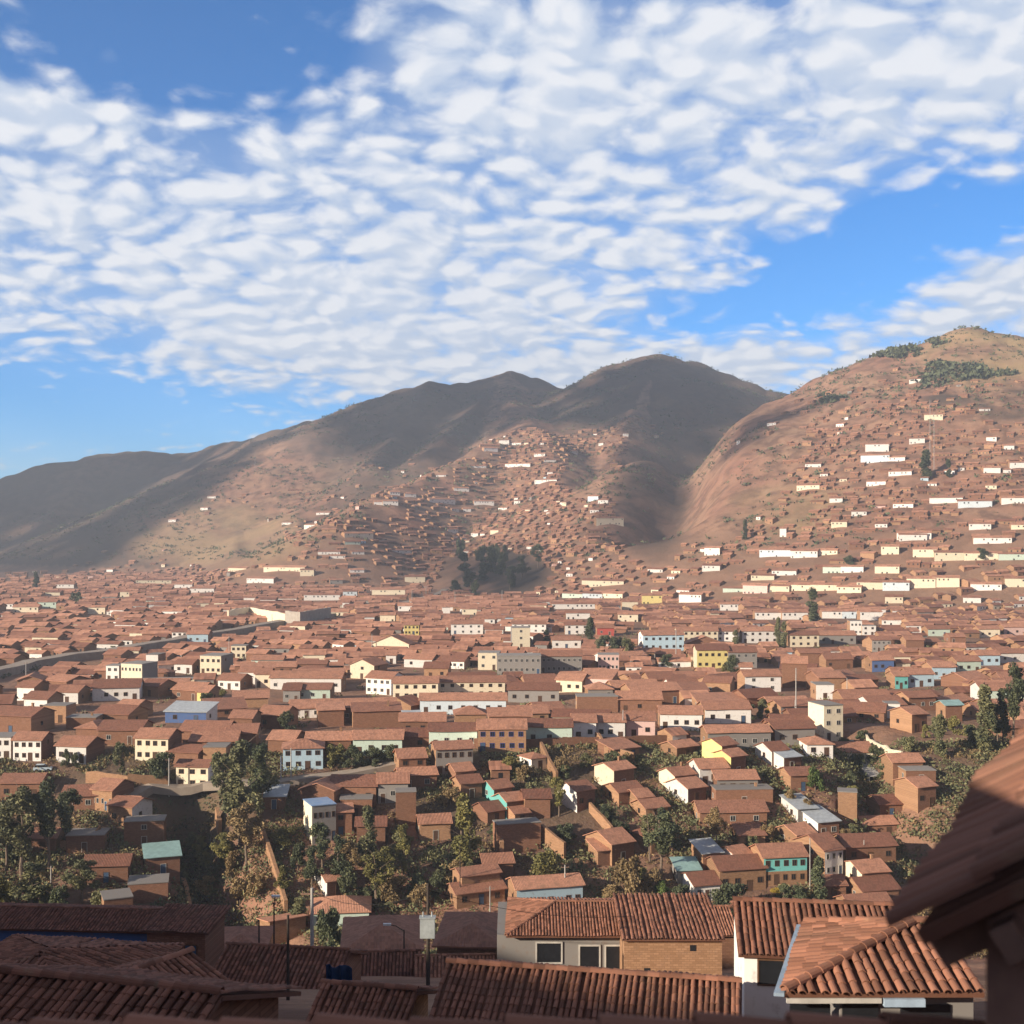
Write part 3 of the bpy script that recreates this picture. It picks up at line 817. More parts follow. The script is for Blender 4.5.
while D < 1900:
    sx = -.50 * D
    tilt = random.uniform(-.03, .05)
    while sx < .50 * D:
        w = random.uniform(7, 16) if D < 420 else random.uniform(5.5, 13) if D < 1000 else random.uniform(4.5, 9.5)
        if random.random() < .1: w *= 1.6
        x = sx + w / 2; y = D + sx * tilt + random.uniform(-3.2, 3.2)
        sx += w + (random.choice([0.1, .1, .1, .3, 3.5]) if D < 1000 else random.choice([1, 3, 6]))
        if y < 300 and x > -125: continue
        z = Hs(x, y); px, py = proj((x, y, z))
        if not -60 < px < 1084: continue
        if D < 1000 and py > 605: dens = .92
        else: dens = density(px, py) * float(np.clip(fbm(np.array([x / 45]), np.array([y / 45]), 17, 2)[0] * 3 - .3, .3, 1))
        if D > 850 and px > 690 and 430 < py < 625 and density(px, py) > .25: dens = max(dens, .92)
        elif D > 1000 and 480 < px < 690 and density(px, py) > .3: dens = max(dens, .75)
        for bx, by, rx, ry in BARE:
            if ((px - bx) / rx) ** 2 + ((py - by) / ry) ** 2 < 1: dens = 0
        if random.random() > dens or near_way(x, y, 3): continue
        d = random.uniform(7, 11) if D < 420 else random.uniform(5.5, 9) if D < 1000 else random.uniform(5, 7.5)
        h = random.choice([2.2, 2.4, 2.6, 2.8, 3.0, 4.2, 4.6] if D < 420 else [2.0, 2.2, 2.4, 2.6, 2.8, 3.9])
        yaw = (float(fbm(np.array([x / 130]), np.array([y / 130]), 5, 2)[0]) - .5) * 1.1 + R(random.gauss(2 + (px - 450) / 90, 5 if D < 1000 else 14)) + tilt
        if D > 900: yaw = contour_yaw(x, y, 1.0) + random.gauss(0, .12)
        elif random.random() < .16: yaw += R(random.choice([-40, -25, 25, 38]))
        if blocked(x, y, w, d, yaw): continue
        hw = F * w / y / 2; bot = proj((x, y, z))[1]; top = proj((x, y, z + h + 2))[1]
        if hides(px, hw, top, bot - 2, y): continue
        put_occ(x, y, w, d, yaw)
        u = random.random()
        fr = 'B' if u < .44 else 'A' if u < .66 else 'W' if u < .80 else 'C' if u < .89 else random.choice('KKGLPK')
        if 650 < D < 1150 and random.random() < .2: fr = random.choice('WWC')
        if (D > 1000 or D > 850 and px > 690) and fr not in 'BA' and random.random() < .85: fr = random.choice('BBA')
        AUTO.append((Vector((x, y, z)), w, d, h, yaw, fr))
    D += 8.8 if D < 420 else 7.8 if D < 800 else 8.4 if D < 1000 else 7.5

for (xa, xb, ya, yb, n) in ((600, 900, 735, 850, 60), (870, 960, 690, 735, 30), (300, 480, 790, 850, 10), (480, 540, 770, 850, 14)):
    for _ in range(n):
        px, py = random.uniform(xa, xb), random.uniform(ya, yb); q = on_ground(px, py)
        w, d, h, yaw = random.uniform(4, 7.5), random.uniform(5, 7), random.choice([2.4, 2.8, 3.6, 4.4]), R(random.choice([28, 32, 10, 5]))
        if not 240 < q.y < 400 or near_way(q.x, q.y, 2) or abs(px - 866) < 46 and 715 < py < 805: continue
        if blocked(q.x, q.y, w, d, yaw, 1.02): continue
        hw = F * w / q.y / 2
        if hides(px, hw, proj(q + Vector((0, 0, h + 1.5)))[1], py - 2, q.y): continue
        put_occ(q.x, q.y, w, d, yaw); CARVE.append((q.x, q.y, q.z, w, d, yaw))
        AUTO.append((q, w, d, h, yaw, random.choice('BBBAAAWC')))
# the largest in the picture are built one by one, up to about 300 houses; the rest is the far town
ALLX = AUTO + FARH
ALLX.sort(key=lambda q: -(q[1] * (q[3] + 2)) / q[0].y ** 2)
nleft = 286 - len(HOUSES)
INV = [q for q in ALLX if -8 < proj(q[0])[0] < 1032]; ONE = INV[:nleft]; ids = {id(q) for q in ONE}; REST = [q for q in ALLX if id(q) not in ids]
for (p, w, d, h, yaw, fr) in ONE:
    px = proj(p)[0]
    u = random.random()
    rf = random.choice([M['tin'], M['tin'], M['teal_tin']]) if random.random() < .05 else None
    typ = 'g' if u < .80 else 'h' if u < .88 else 'p' if u < .93 else 's' if u < .97 else 'f'
    if fr in 'CWLGP' and p.y > 800: typ = 'g' if u < .8 else 'f'
    add_house(p, w, d, h, typ, yaw, fr, random.choice('AAAB' if fr in 'BA' else 'AAW' if fr != 'W' else 'AWW'), random.uniform(17, 23), rf if typ in 'gs' else None, detail=2 if p.y < 420 else 1 if p.y < 900 else 1, zb=None if p.y < 900 else 2.2)

keys = list(WALLS)
V, Q, T, I = [], [], [], []
def quad(a, mi, t):
    n = len(V); V.extend(a); Q.append((n, n + 1, n + 2, n + 3)); I.append(mi); T.append(t)
for (p, w, d, h, yaw, fr) in REST:
    t = random.random(); ca, sa = math.cos(yaw), math.sin(yaw)
    def W(x, y, z): return (p.x + x * ca - y * sa, p.y + x * sa + y * ca, p.z + z)
    fi, si, ri, gi = keys.index(fr), keys.index('A'), len(keys), len(keys) + 1
    rise = d / 2 * .38; a, b = -w / 2, w / 2
    quad([W(a, 0, -2), W(b, 0, -2), W(b, 0, h), W(a, 0, h)], fi, t); quad([W(b, d, -3), W(a, d, -3), W(a, d, h), W(b, d, h)], si, t)
    for s, e in ((a, -1), (b, 1)):
        q1 = [W(s, 0, -2), W(s, d, -3), W(s, d, h), W(s, 0, h)]; q2 = [W(s, 0, h), W(s, d, h), W(s, d / 2 + .01, h + rise), W(s, d / 2 - .01, h + rise)]
        quad(q1 if e > 0 else q1[::-1], si, t); quad(q2 if e > 0 else q2[::-1], si, t)
    o = .45; k = rise / (d / 2)
    quad([W(a - o, -o, h - o * k + .1), W(b + o, -o, h - o * k + .1), W(b + o, d / 2, h + rise + .1), W(a - o, d / 2, h + rise + .1)], ri, t)
    quad([W(b + o, d + o, h - o * k + .1), W(a - o, d + o, h - o * k + .1), W(a - o, d / 2, h + rise + .1), W(b + o, d / 2, h + rise + .1)], ri, t)
    n = int(w / 3)
    for j in range(n):
        if random.random() < .35: continue
        x = a + w * (j + .5) / n; z0 = h - 2.0 if random.random() < .6 else .2
        quad([W(x - .5, -.06, z0), W(x + .5, -.06, z0), W(x + .5, -.06, z0 + 1.2), W(x - .5, -.06, z0 + 1.2)], gi, t)
if REST:
    o = mk_np('distant_town', V, Q, [WM[k] for k in keys] + [TILE, M['glass']], T, midx=I)
    me = o.data; me.uv_layers.new(name='UVMap')
    stuff(o, 'hundreds of tiny tiled houses of the far town and hillsides', 'far houses')
print('HOUSES', len(HOUSES), 'rest', len(REST))

for t in THINGS:
    if t['short'] == 'turquoise house':
        hh = [q for q in HOUSES if q['root'] == t['o']][0]
        bm_ = MB(); bm_.box(-hh['w'] / 2 - .01, hh['w'] / 2 + .01, -.022, .1, -1.5, 2.7); bm_.build('lower_wall', WM['A'], t['o'])
# ------------------------------------------------------------------ the ground, one sheet to the horizon
az = np.concatenate([np.linspace(-180, -60, 31)[:-1], np.linspace(-60, -26, 35)[:-1], np.linspace(-26, 26, 521)[:-1], np.linspace(26, 60, 35)[:-1], np.linspace(60, 180, 31)[:-1]])
rr = [0.05, 1.5]
while rr[-1] < 5000:
    r_ = rr[-1]
    rr.append(r_ + (max(.6, r_ * .03) if r_ < 200 else .8 if r_ < 330 else r_ * .006 if r_ < 1300 else r_ * .0085 if r_ < 2700 else r_ * .06))
rr = np.array(rr); NA, NR = len(az), len(rr)
A2, R2 = np.meshgrid(np.radians(az), rr)
GX, GY = R2 * np.sin(A2), R2 * np.cos(A2)
GZ = H(GX.ravel(), GY.ravel()).reshape(GX.shape)
for (x, y, z, w, d, yaw) in CARVE:                   # each house on the slope sits in a cut
    if y > 335: continue
    i0, i1 = np.searchsorted(rr, [math.hypot(x, y) - 22, math.hypot(x, y) + 22])
    sx, sy = GX[i0:i1] - x, GY[i0:i1] - y
    lx, ly = sx * math.cos(yaw) + sy * math.sin(yaw), -sx * math.sin(yaw) + sy * math.cos(yaw)
    inn = (np.abs(lx) < w / 2 + .3) & (ly > -.2) & (ly < d + .3)
    sub = GZ[i0:i1]; sub[inn] = np.minimum(sub[inn], z)
ii, jj = np.meshgrid(np.arange(NR - 1), np.arange(NA), indexing='ij')
j2 = (jj + 1) % NA
Qg = np.stack([ii * NA + jj, ii * NA + j2, (ii + 1) * NA + j2, (ii + 1) * NA + jj], -1).reshape(-1, 4)[:, ::-1]
Vg = np.stack([GX.ravel(), GY.ravel(), GZ.ravel()], -1)
# ground cover and some painted shade by area: dark scrub on the back ridges, straw-coloured grass, bare soil
with np.errstate(divide='ignore', invalid='ignore'):
    PXg = np.where(GY > 10, CX + F * GX / GY, -9999); PYg = np.where(GY > 10, CY + F * (EYE - GZ) / GY, -9999)
hs = []
for pts, s, r in RW:
    h = np.full(GX.shape, -500.0)
    far = GY > 600
    for a, c in zip(pts[:-1], pts[1:]): h[far] = np.maximum(h[far], seg_h(GX[far], GY[far], a, c, s, r))
    hs.append(h)
top = np.argmax(np.stack(hs), 0); mx = np.max(np.stack(hs), 0)
n1 = fbm(GX / 140, GY / 140, 51, 4); n2 = fbm(GX / 40, GY / 40, 61, 4)
def blob(x, y, rx, ry): return np.clip(1.6 - 1.6 * (((PXg - x) / rx) ** 2 + ((PYg - y) / ry) ** 2), 0, 1)
scrub = np.where((GY > 600) & (mx > 8), np.select([top == 0, top == 1, top == 8, (top >= 9) & (top <= 16)], [.85, .8, .75, .75], .12), .05) * np.clip(.55 + n1 * .9, 0, 1)
scrub = np.maximum(scrub, np.where(GY > 900, blob(655, 500, 45, 70) * .9, 0) * np.clip(n1 * 2.0, 0, 1))  # dark tone painted in for the shaded gully
scrub = np.maximum(scrub, np.where((GY > 190) & (GY < 300), np.clip(n2 * 2.2 - .45, 0, .85), 0))  # patchy scrub, also painting the slope's deep shade into the ground
scrub = np.maximum(scrub, np.where(GY > 700, blob(498, 574, 66, 36), 0) * .95 * np.clip((n2 - .36) * 6, 0, 1))
scrub = np.maximum(scrub, np.where(GY > 900, np.maximum(blob(950, 385, 45, 26), blob(1005, 400, 40, 25)), 0) * np.clip((n2 - .42) * 7, 0, 1))
scrub = scrub * (1 - np.where((GY > 1400) & (GY < 2330), np.maximum(blob(265, 490, 75, 55), blob(180, 535, 70, 35)), 0) * .85)
dry = np.where(GY > 900, np.maximum(blob(985, 355, 75, 38), np.maximum(blob(215, 535, 110, 40) * .6, blob(790, 510, 70, 30) * .5)), 0) * np.clip(n2 * 2.2 - .3, 0, 1)
dry = np.maximum(dry, np.where((GY > 200) & (GY < 310), np.clip((n2 - .44) * 4, 0, 1) * .9, 0))
town = np.where((GY > 290) & (mx < 60), .8, 0)
def ground_mat():
    m, nt, b = new_mat('hillside_soil', .95, .1)
    tc = nt.n('ShaderNodeTexCoord').outputs['Object']
    def A(n): return nt.n('ShaderNodeAttribute', attribute_name=n).outputs['Fac']
    big, mid, fine = nt.noise(tc, .012, 5, .6), nt.noise(tc, .06, 5, .6), nt.noise(tc, .7, 5, .65)
    c = nt.mix(nt.rng(big, .35, .65), (.285, .142, .098), (.33, .20, .128))
    c = nt.mix(nt.rng(mid, .44, .60, 0, .85), c, (.15, .085, .06))
    c = nt.mix(nt.m('MULTIPLY', A('town'), .7), c, (.25, .15, .10))
    c = nt.mix(nt.m('MULTIPLY', A('dry'), nt.rng(fine, .3, .6)), c, (.40, .30, .145))
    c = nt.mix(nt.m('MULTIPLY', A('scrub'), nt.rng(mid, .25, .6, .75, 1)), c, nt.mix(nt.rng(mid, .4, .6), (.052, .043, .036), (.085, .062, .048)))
    c = nt.mix(nt.rng(fine, .5, .75, 0, .45), c, (.09, .065, .04))
    nt.link(c, b.inputs['Base Color'])
    bump(nt, b, nt.m('ADD', fine, nt.m('MULTIPLY', mid, 3)), .6, .8)
    return m
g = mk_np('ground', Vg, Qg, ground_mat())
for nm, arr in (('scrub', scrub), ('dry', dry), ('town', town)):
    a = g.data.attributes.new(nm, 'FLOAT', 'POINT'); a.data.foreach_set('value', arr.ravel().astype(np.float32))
g.data.polygons.foreach_set('use_smooth', [True] * len(g.data.polygons))
structure(g)

def GH(x, y): return Hs(x, y)

# ------------------------------------------------------------------ roads and boundary walls
def resample(ws, step):
    out = []
    for a, b in zip(ws[:-1], ws[1:]):
        n = max(1, int((b - a).length / step))
        out += [a.lerp(b, i / n) for i in range(n)]
    return out + [ws[-1]]
def strip(name, ws, width, m, lift=.25, step=4):
    P = resample(ws, step); V, Fc = [], []
    for i, p in enumerate(P):
        d = (P[min(i + 1, len(P) - 1)] - P[max(i - 1, 0)]); d.z = 0; d.normalize(); n = Vector((-d.y, d.x, 0))
        zz = max(GH(p.x, p.y), *(GH(p.x + n.x * width / 2 * s, p.y + n.y * width / 2 * s) for s in (-1, 1))) + lift
        for s in (-1, 1):
            q = p + n * width / 2 * s
            V += [(q.x, q.y, zz), (q.x, q.y, zz - 1.5 - lift * 1.2)]
    for i in range(len(P) - 1):
        k = i * 4
        Fc += [(k, k + 4, k + 6, k + 2), (k + 1, k + 5, k + 4, k), (k + 2, k + 6, k + 7, k + 3)]
    return structure(mk(name, V, Fc, m))
strip('road', KEEP[2][0], 4.2, M['pavement'], .22, 3)
strip('railway_embankment', KEEP[0][0], 6.5, M['pavement'], 3.0, 10)
strip('hill_road', KEEP[1][0], 6, M['pavement'], .5, 10)
strip('ravine_lane', [on_ground(848, 742, 205), on_ground(856, 760, 205), on_ground(868, 772, 205), on_ground(876, 782, 205)], 3.0, M['concrete'], .15, 3)

def wall_thing(pts, h, th, m, label, dm=205, base='long adobe boundary wall', cat='wall', name='boundary_wall', group='boundary walls on the slopes', ragged=.25, short=None):
    P = resample([on_ground(px, py, dm) for px, py in pts], 2.5); V, Fc = [], []
    o0 = P[0].copy()
    for i, p in enumerate(P):
        d = (P[min(i + 1, len(P) - 1)] - P[max(i - 1, 0)]); d.z = 0; d.normalize(); n = Vector((-d.y, d.x, 0)) * th / 2
        z = GH(p.x, p.y); t = h + random.uniform(-ragged, ragged)
        for q, zz in ((p - n, z - 1.2), (p + n, z - 1.2), (p + n, z + t), (p - n, z + t)): V.append((q.x - o0.x, q.y - o0.y, zz - o0.z))
    for i in range(len(P) - 1):
        k = i * 4
        Fc += [(k + 3, k + 7, k + 6, k + 2), (k, k + 4, k + 7, k + 3), (k + 1, k + 2, k + 6, k + 5)]
    Fc += [(0, 3, 2, 1), (len(V) - 4, len(V) - 3, len(V) - 2, len(V) - 1)]
    o = mk(name, V, Fc, m); o.location = o0
    px = sum(q[0] for q in pts) / len(pts); py = sum(q[1] for q in pts) / len(pts) - 5
    return reg(o, base, cat, group, px, py, label, short)
wall_thing([(541, 752), (548, 768), (557, 783)], 2.6, .6, WM['A'], 'sunlit adobe wall running down from the terrace edge to an open grassy plot')
wall_thing([(596, 742), (606, 757), (634, 764)], 2.6, .6, WM['A'], 'broad adobe wall stepping down below the white row houses')
wall_thing([(474, 748), (540, 748), (600, 746), (690, 742)], 2.2, .5, WM['B'], 'very long brown wall along the terrace edge below the painted row houses', short='terrace edge wall')
wall_thing([(542, 843), (565, 862)], 4.0, .6, WM['A'], 'tall sunlit adobe wall left of the open brick porch')
wall_thing([(590, 812), (604, 828), (612, 838)], 2.2, .6, WM['A'], 'short crumbling adobe wall between two brick houses in mid slope')
wall_thing([(160, 842), (176, 868), (187, 900), (190, 918)], 2.4, .8, WM['A'], 'ragged adobe wall edging the left bank of the dark ravine', short='ravine wall')
wall_thing([(262, 838), (270, 862), (282, 900), (286, 915)], 2.6, .7, WM['A'], 'tall narrow adobe wall descending the slope right of the tall eucalyptus')
wall_thing([(128, 786), (168, 789)], 2.6, .4, WM['A'], 'orange adobe wall beside the road left of the cream roadside house')
wall_thing([(86, 783), (128, 786)], 2.4, .4, WM['A'], 'adobe wall with gate under the cream balcony house')
wall_thing([(866, 742), (878, 752), (894, 760), (902, 761)], 2.2, .5, WM['C'], 'pale cream wall stepping down beside the shaded ravine lane', short='stepped cream wall')
wall_thing([(217, 822), (220, 836)], 3.2, .8, WM['A'], 'single adobe pillar standing under the roadside eucalyptus')
wall_thing([(60, 850), (88, 848), (100, 836)], 1.8, .5, WM['A'], 'low adobe wall among trees at the lower left')
wall_thing([(640, 905), (690, 918), (725, 921)], 1.6, .5, WM['A'], 'low adobe wall below the white gabled cottage')
wall_thing([(497, 843), (502, 860)], 3.5, .8, WM['A'], 'adobe pier catching sunlight beside the turquoise shacks')
wall_thing([(286, 626), (300, 628), (330, 622)], 9, 1.2, M['stone'], 'big pale stone retaining wall curving below the far left town', 500, base='stone retaining wall', name='retaining_wall', group='retaining walls', ragged=.2, short='pale retaining wall')
wall_thing([(228, 622), (250, 618), (286, 626)], 7, 1.2, WM['C'], 'cream curved stand wall left of the pale retaining wall', 500, base='curved wall', name='retaining_wall', group='retaining walls', ragged=.2)

# ------------------------------------------------------------------ vegetation
def leaf_cloud(clumps, n, size, seed, flat=.0):
    rg = np.random.default_rng(seed); V, T = [], []
    for (cx, cy, cz, rx, ry, rz) in clumps:
        k = int(n * (rx * ry * rz) ** .55)
        d = rg.normal(size=(k, 3)); d /= np.linalg.norm(d, axis=1)[:, None]
        rad = rg.random(k) ** .45
        c = d * rad[:, None] * (rx, ry, rz) + (cx, cy, cz)
        u = rg.normal(size=(k, 3)); u /= np.linalg.norm(u, axis=1)[:, None]
        w = rg.normal(size=(k, 3)); w -= (w * u).sum(1)[:, None] * u; w /= np.linalg.norm(w, axis=1)[:, None]
        s = size * rg.uniform(.6, 1.4, (k, 1)); u = u * s; w = w * s * rg.uniform(.45, .9, (k, 1))
        V.append(np.stack([c - u - w, c + u - w, c + u + w, c - u + w], 1).reshape(-1, 3))
        T.append(np.clip(rg.random() * .6 + rg.random(k) * .5 - .05, 0, 1))
    V = np.concatenate(V); return V, np.arange(len(V)).reshape(-1, 4), np.concatenate(T)

def trunk(h, r, lean, limbs, seed, mat):
    rd = random.Random(seed); b = MB(); p = Vector((0, 0, -1.0)); n = 6; rad = r
    for i in range(n):
        q = Vector((lean * ((i + 1) / n) ** 1.5 + rd.uniform(-.12, .12), rd.uniform(-.12, .12), h * (i + 1) / n)); r2 = r * (1 - .8 * (i + 1) / n)
        b.tube(p, q, rad, r2, 7)
        if i >= 1:
            for _ in range(limbs):
                a = rd.uniform(0, 6.28); L = h * rd.uniform(.10, .24)
                b.tube(q, q + Vector((math.cos(a) * L, math.sin(a) * L, L * rd.uniform(.5, 1.2))), r2 * .6, r2 * .15, 5)
        p, rad = q, r2
    return b
PROTO = {}
def proto(kind, var):
    if (kind, var) in PROTO: return PROTO[kind, var]
    rd = random.Random(hash((kind == 'euca', kind == 'column', kind == 'bush', var)) & 0xffff); cl = []
    if kind == 'euca':                               # 14 m tall, open crown in separate tufts
        for i in range(22):
            t = rd.uniform(.32, 1) ; rmax = 2.4 * math.sin(math.pi * min(1, (t - .18) / .86)) ** .7 + .3
            a = rd.uniform(0, 6.28); q = rmax * rd.uniform(.1, 1)
            cl.append((math.cos(a) * q, math.sin(a) * q, 14 * t * .96, rd.uniform(.6, 1.15), rd.uniform(.6, 1.15), rd.uniform(.8, 1.7)))
        V = leaf_cloud(cl, 210, .15, var + 1); tr = trunk(13, .26, rd.uniform(-.8, .8), 2, var, None)
    elif kind == 'column':                           # 12 m, narrow
        for i in range(16):
            t = rd.uniform(.08, 1); rmax = 1.5 * (1 - abs(t - .42) ** 1.8) * (1 if t < .8 else .6)
            a = rd.uniform(0, 6.28); q = rmax * rd.uniform(0, .65)
            cl.append((math.cos(a) * q, math.sin(a) * q, 12 * t * .95, rd.uniform(.7, 1.0), rd.uniform(.7, 1.0), rd.uniform(1.1, 1.9)))
        V = leaf_cloud(cl, 240, .155, var + 31); tr = trunk(10.5, .22, 0, 1, var, None)
    else:                                            # 5 m bushy tree
        for i in range(16):
            a = rd.uniform(0, 6.28); q = rd.uniform(0, 1.9); z = rd.uniform(1.0, 4.4) * (1 - .12 * q)
            cl.append((math.cos(a) * q, math.sin(a) * q, z, rd.uniform(.6, 1.1), rd.uniform(.6, 1.1), rd.uniform(.5, .95)))
        V = leaf_cloud(cl, 300, .12, var + 61); tr = trunk(3.6, .17, .3, 3, var, None)
    c = mk_np('crown', V[0], V[1], LEAF['euca'], V[2]); t = tr.build('trunk', M['bark'])
    for o in (c, t): COL.objects.unlink(o)
    PROTO[kind, var] = (c, t, {'euca': 14.2, 'column': 12.3, 'bush': 5.0}[kind], {'euca': 5.6, 'column': 3.2, 'bush': 5.0}[kind])
    return PROTO[kind, var]
KNAME = {'euca': 'eucalyptus_tree', 'column': 'columnar_tree', 'bush': 'bushy_tree'}
TREES = []
def tree(px, pb, pt, wpx, kind, leaf, label=None, short=None, dm=205, D=None, base=None):
    p = on_ground(px, pb, dm) if D is None else Vector(((px - CX) / F * D, D, Hs((px - CX) / F * D, D)))
    c, t, h0, w0 = proto(kind, random.randrange(3))
    hm = (pb - pt) / F * p.y if D is None else EYE - (pt - CY) / F * D - p.z
    s = hm / h0; sw = wpx / F * p.y / w0
    root = empty(KNAME[kind], p, random.uniform(0, 6.28)); root.scale = (sw, sw, s)
    for q in (c, t):
        o = q.copy(); COL.objects.link(o); o.parent = root
        if q is c:
            o.material_slots[0].link = 'OBJECT'; o.material_slots[0].material = LEAF[leaf]
    TREES.append((p.x, p.y, wpx / F * p.y / 2))
    look = {'euca': 'grey-green', 'dark': 'dark green', 'yellow': 'yellow-green', 'green': 'bright green', 'dry': 'dry brown', 'ochre': 'yellow flowering'}[leaf]
    kd = {'euca': 'tall loose eucalyptus' if pb - pt > 40 else 'small eucalyptus', 'column': 'slim upright tree', 'bush': 'round bushy tree' if pb - pt > 16 else 'low round bush'}[kind]
    reg(root, base or f'{look} {kd}', 'tree', 'trees among the houses', px, (pb + pt) / 2, label, short)
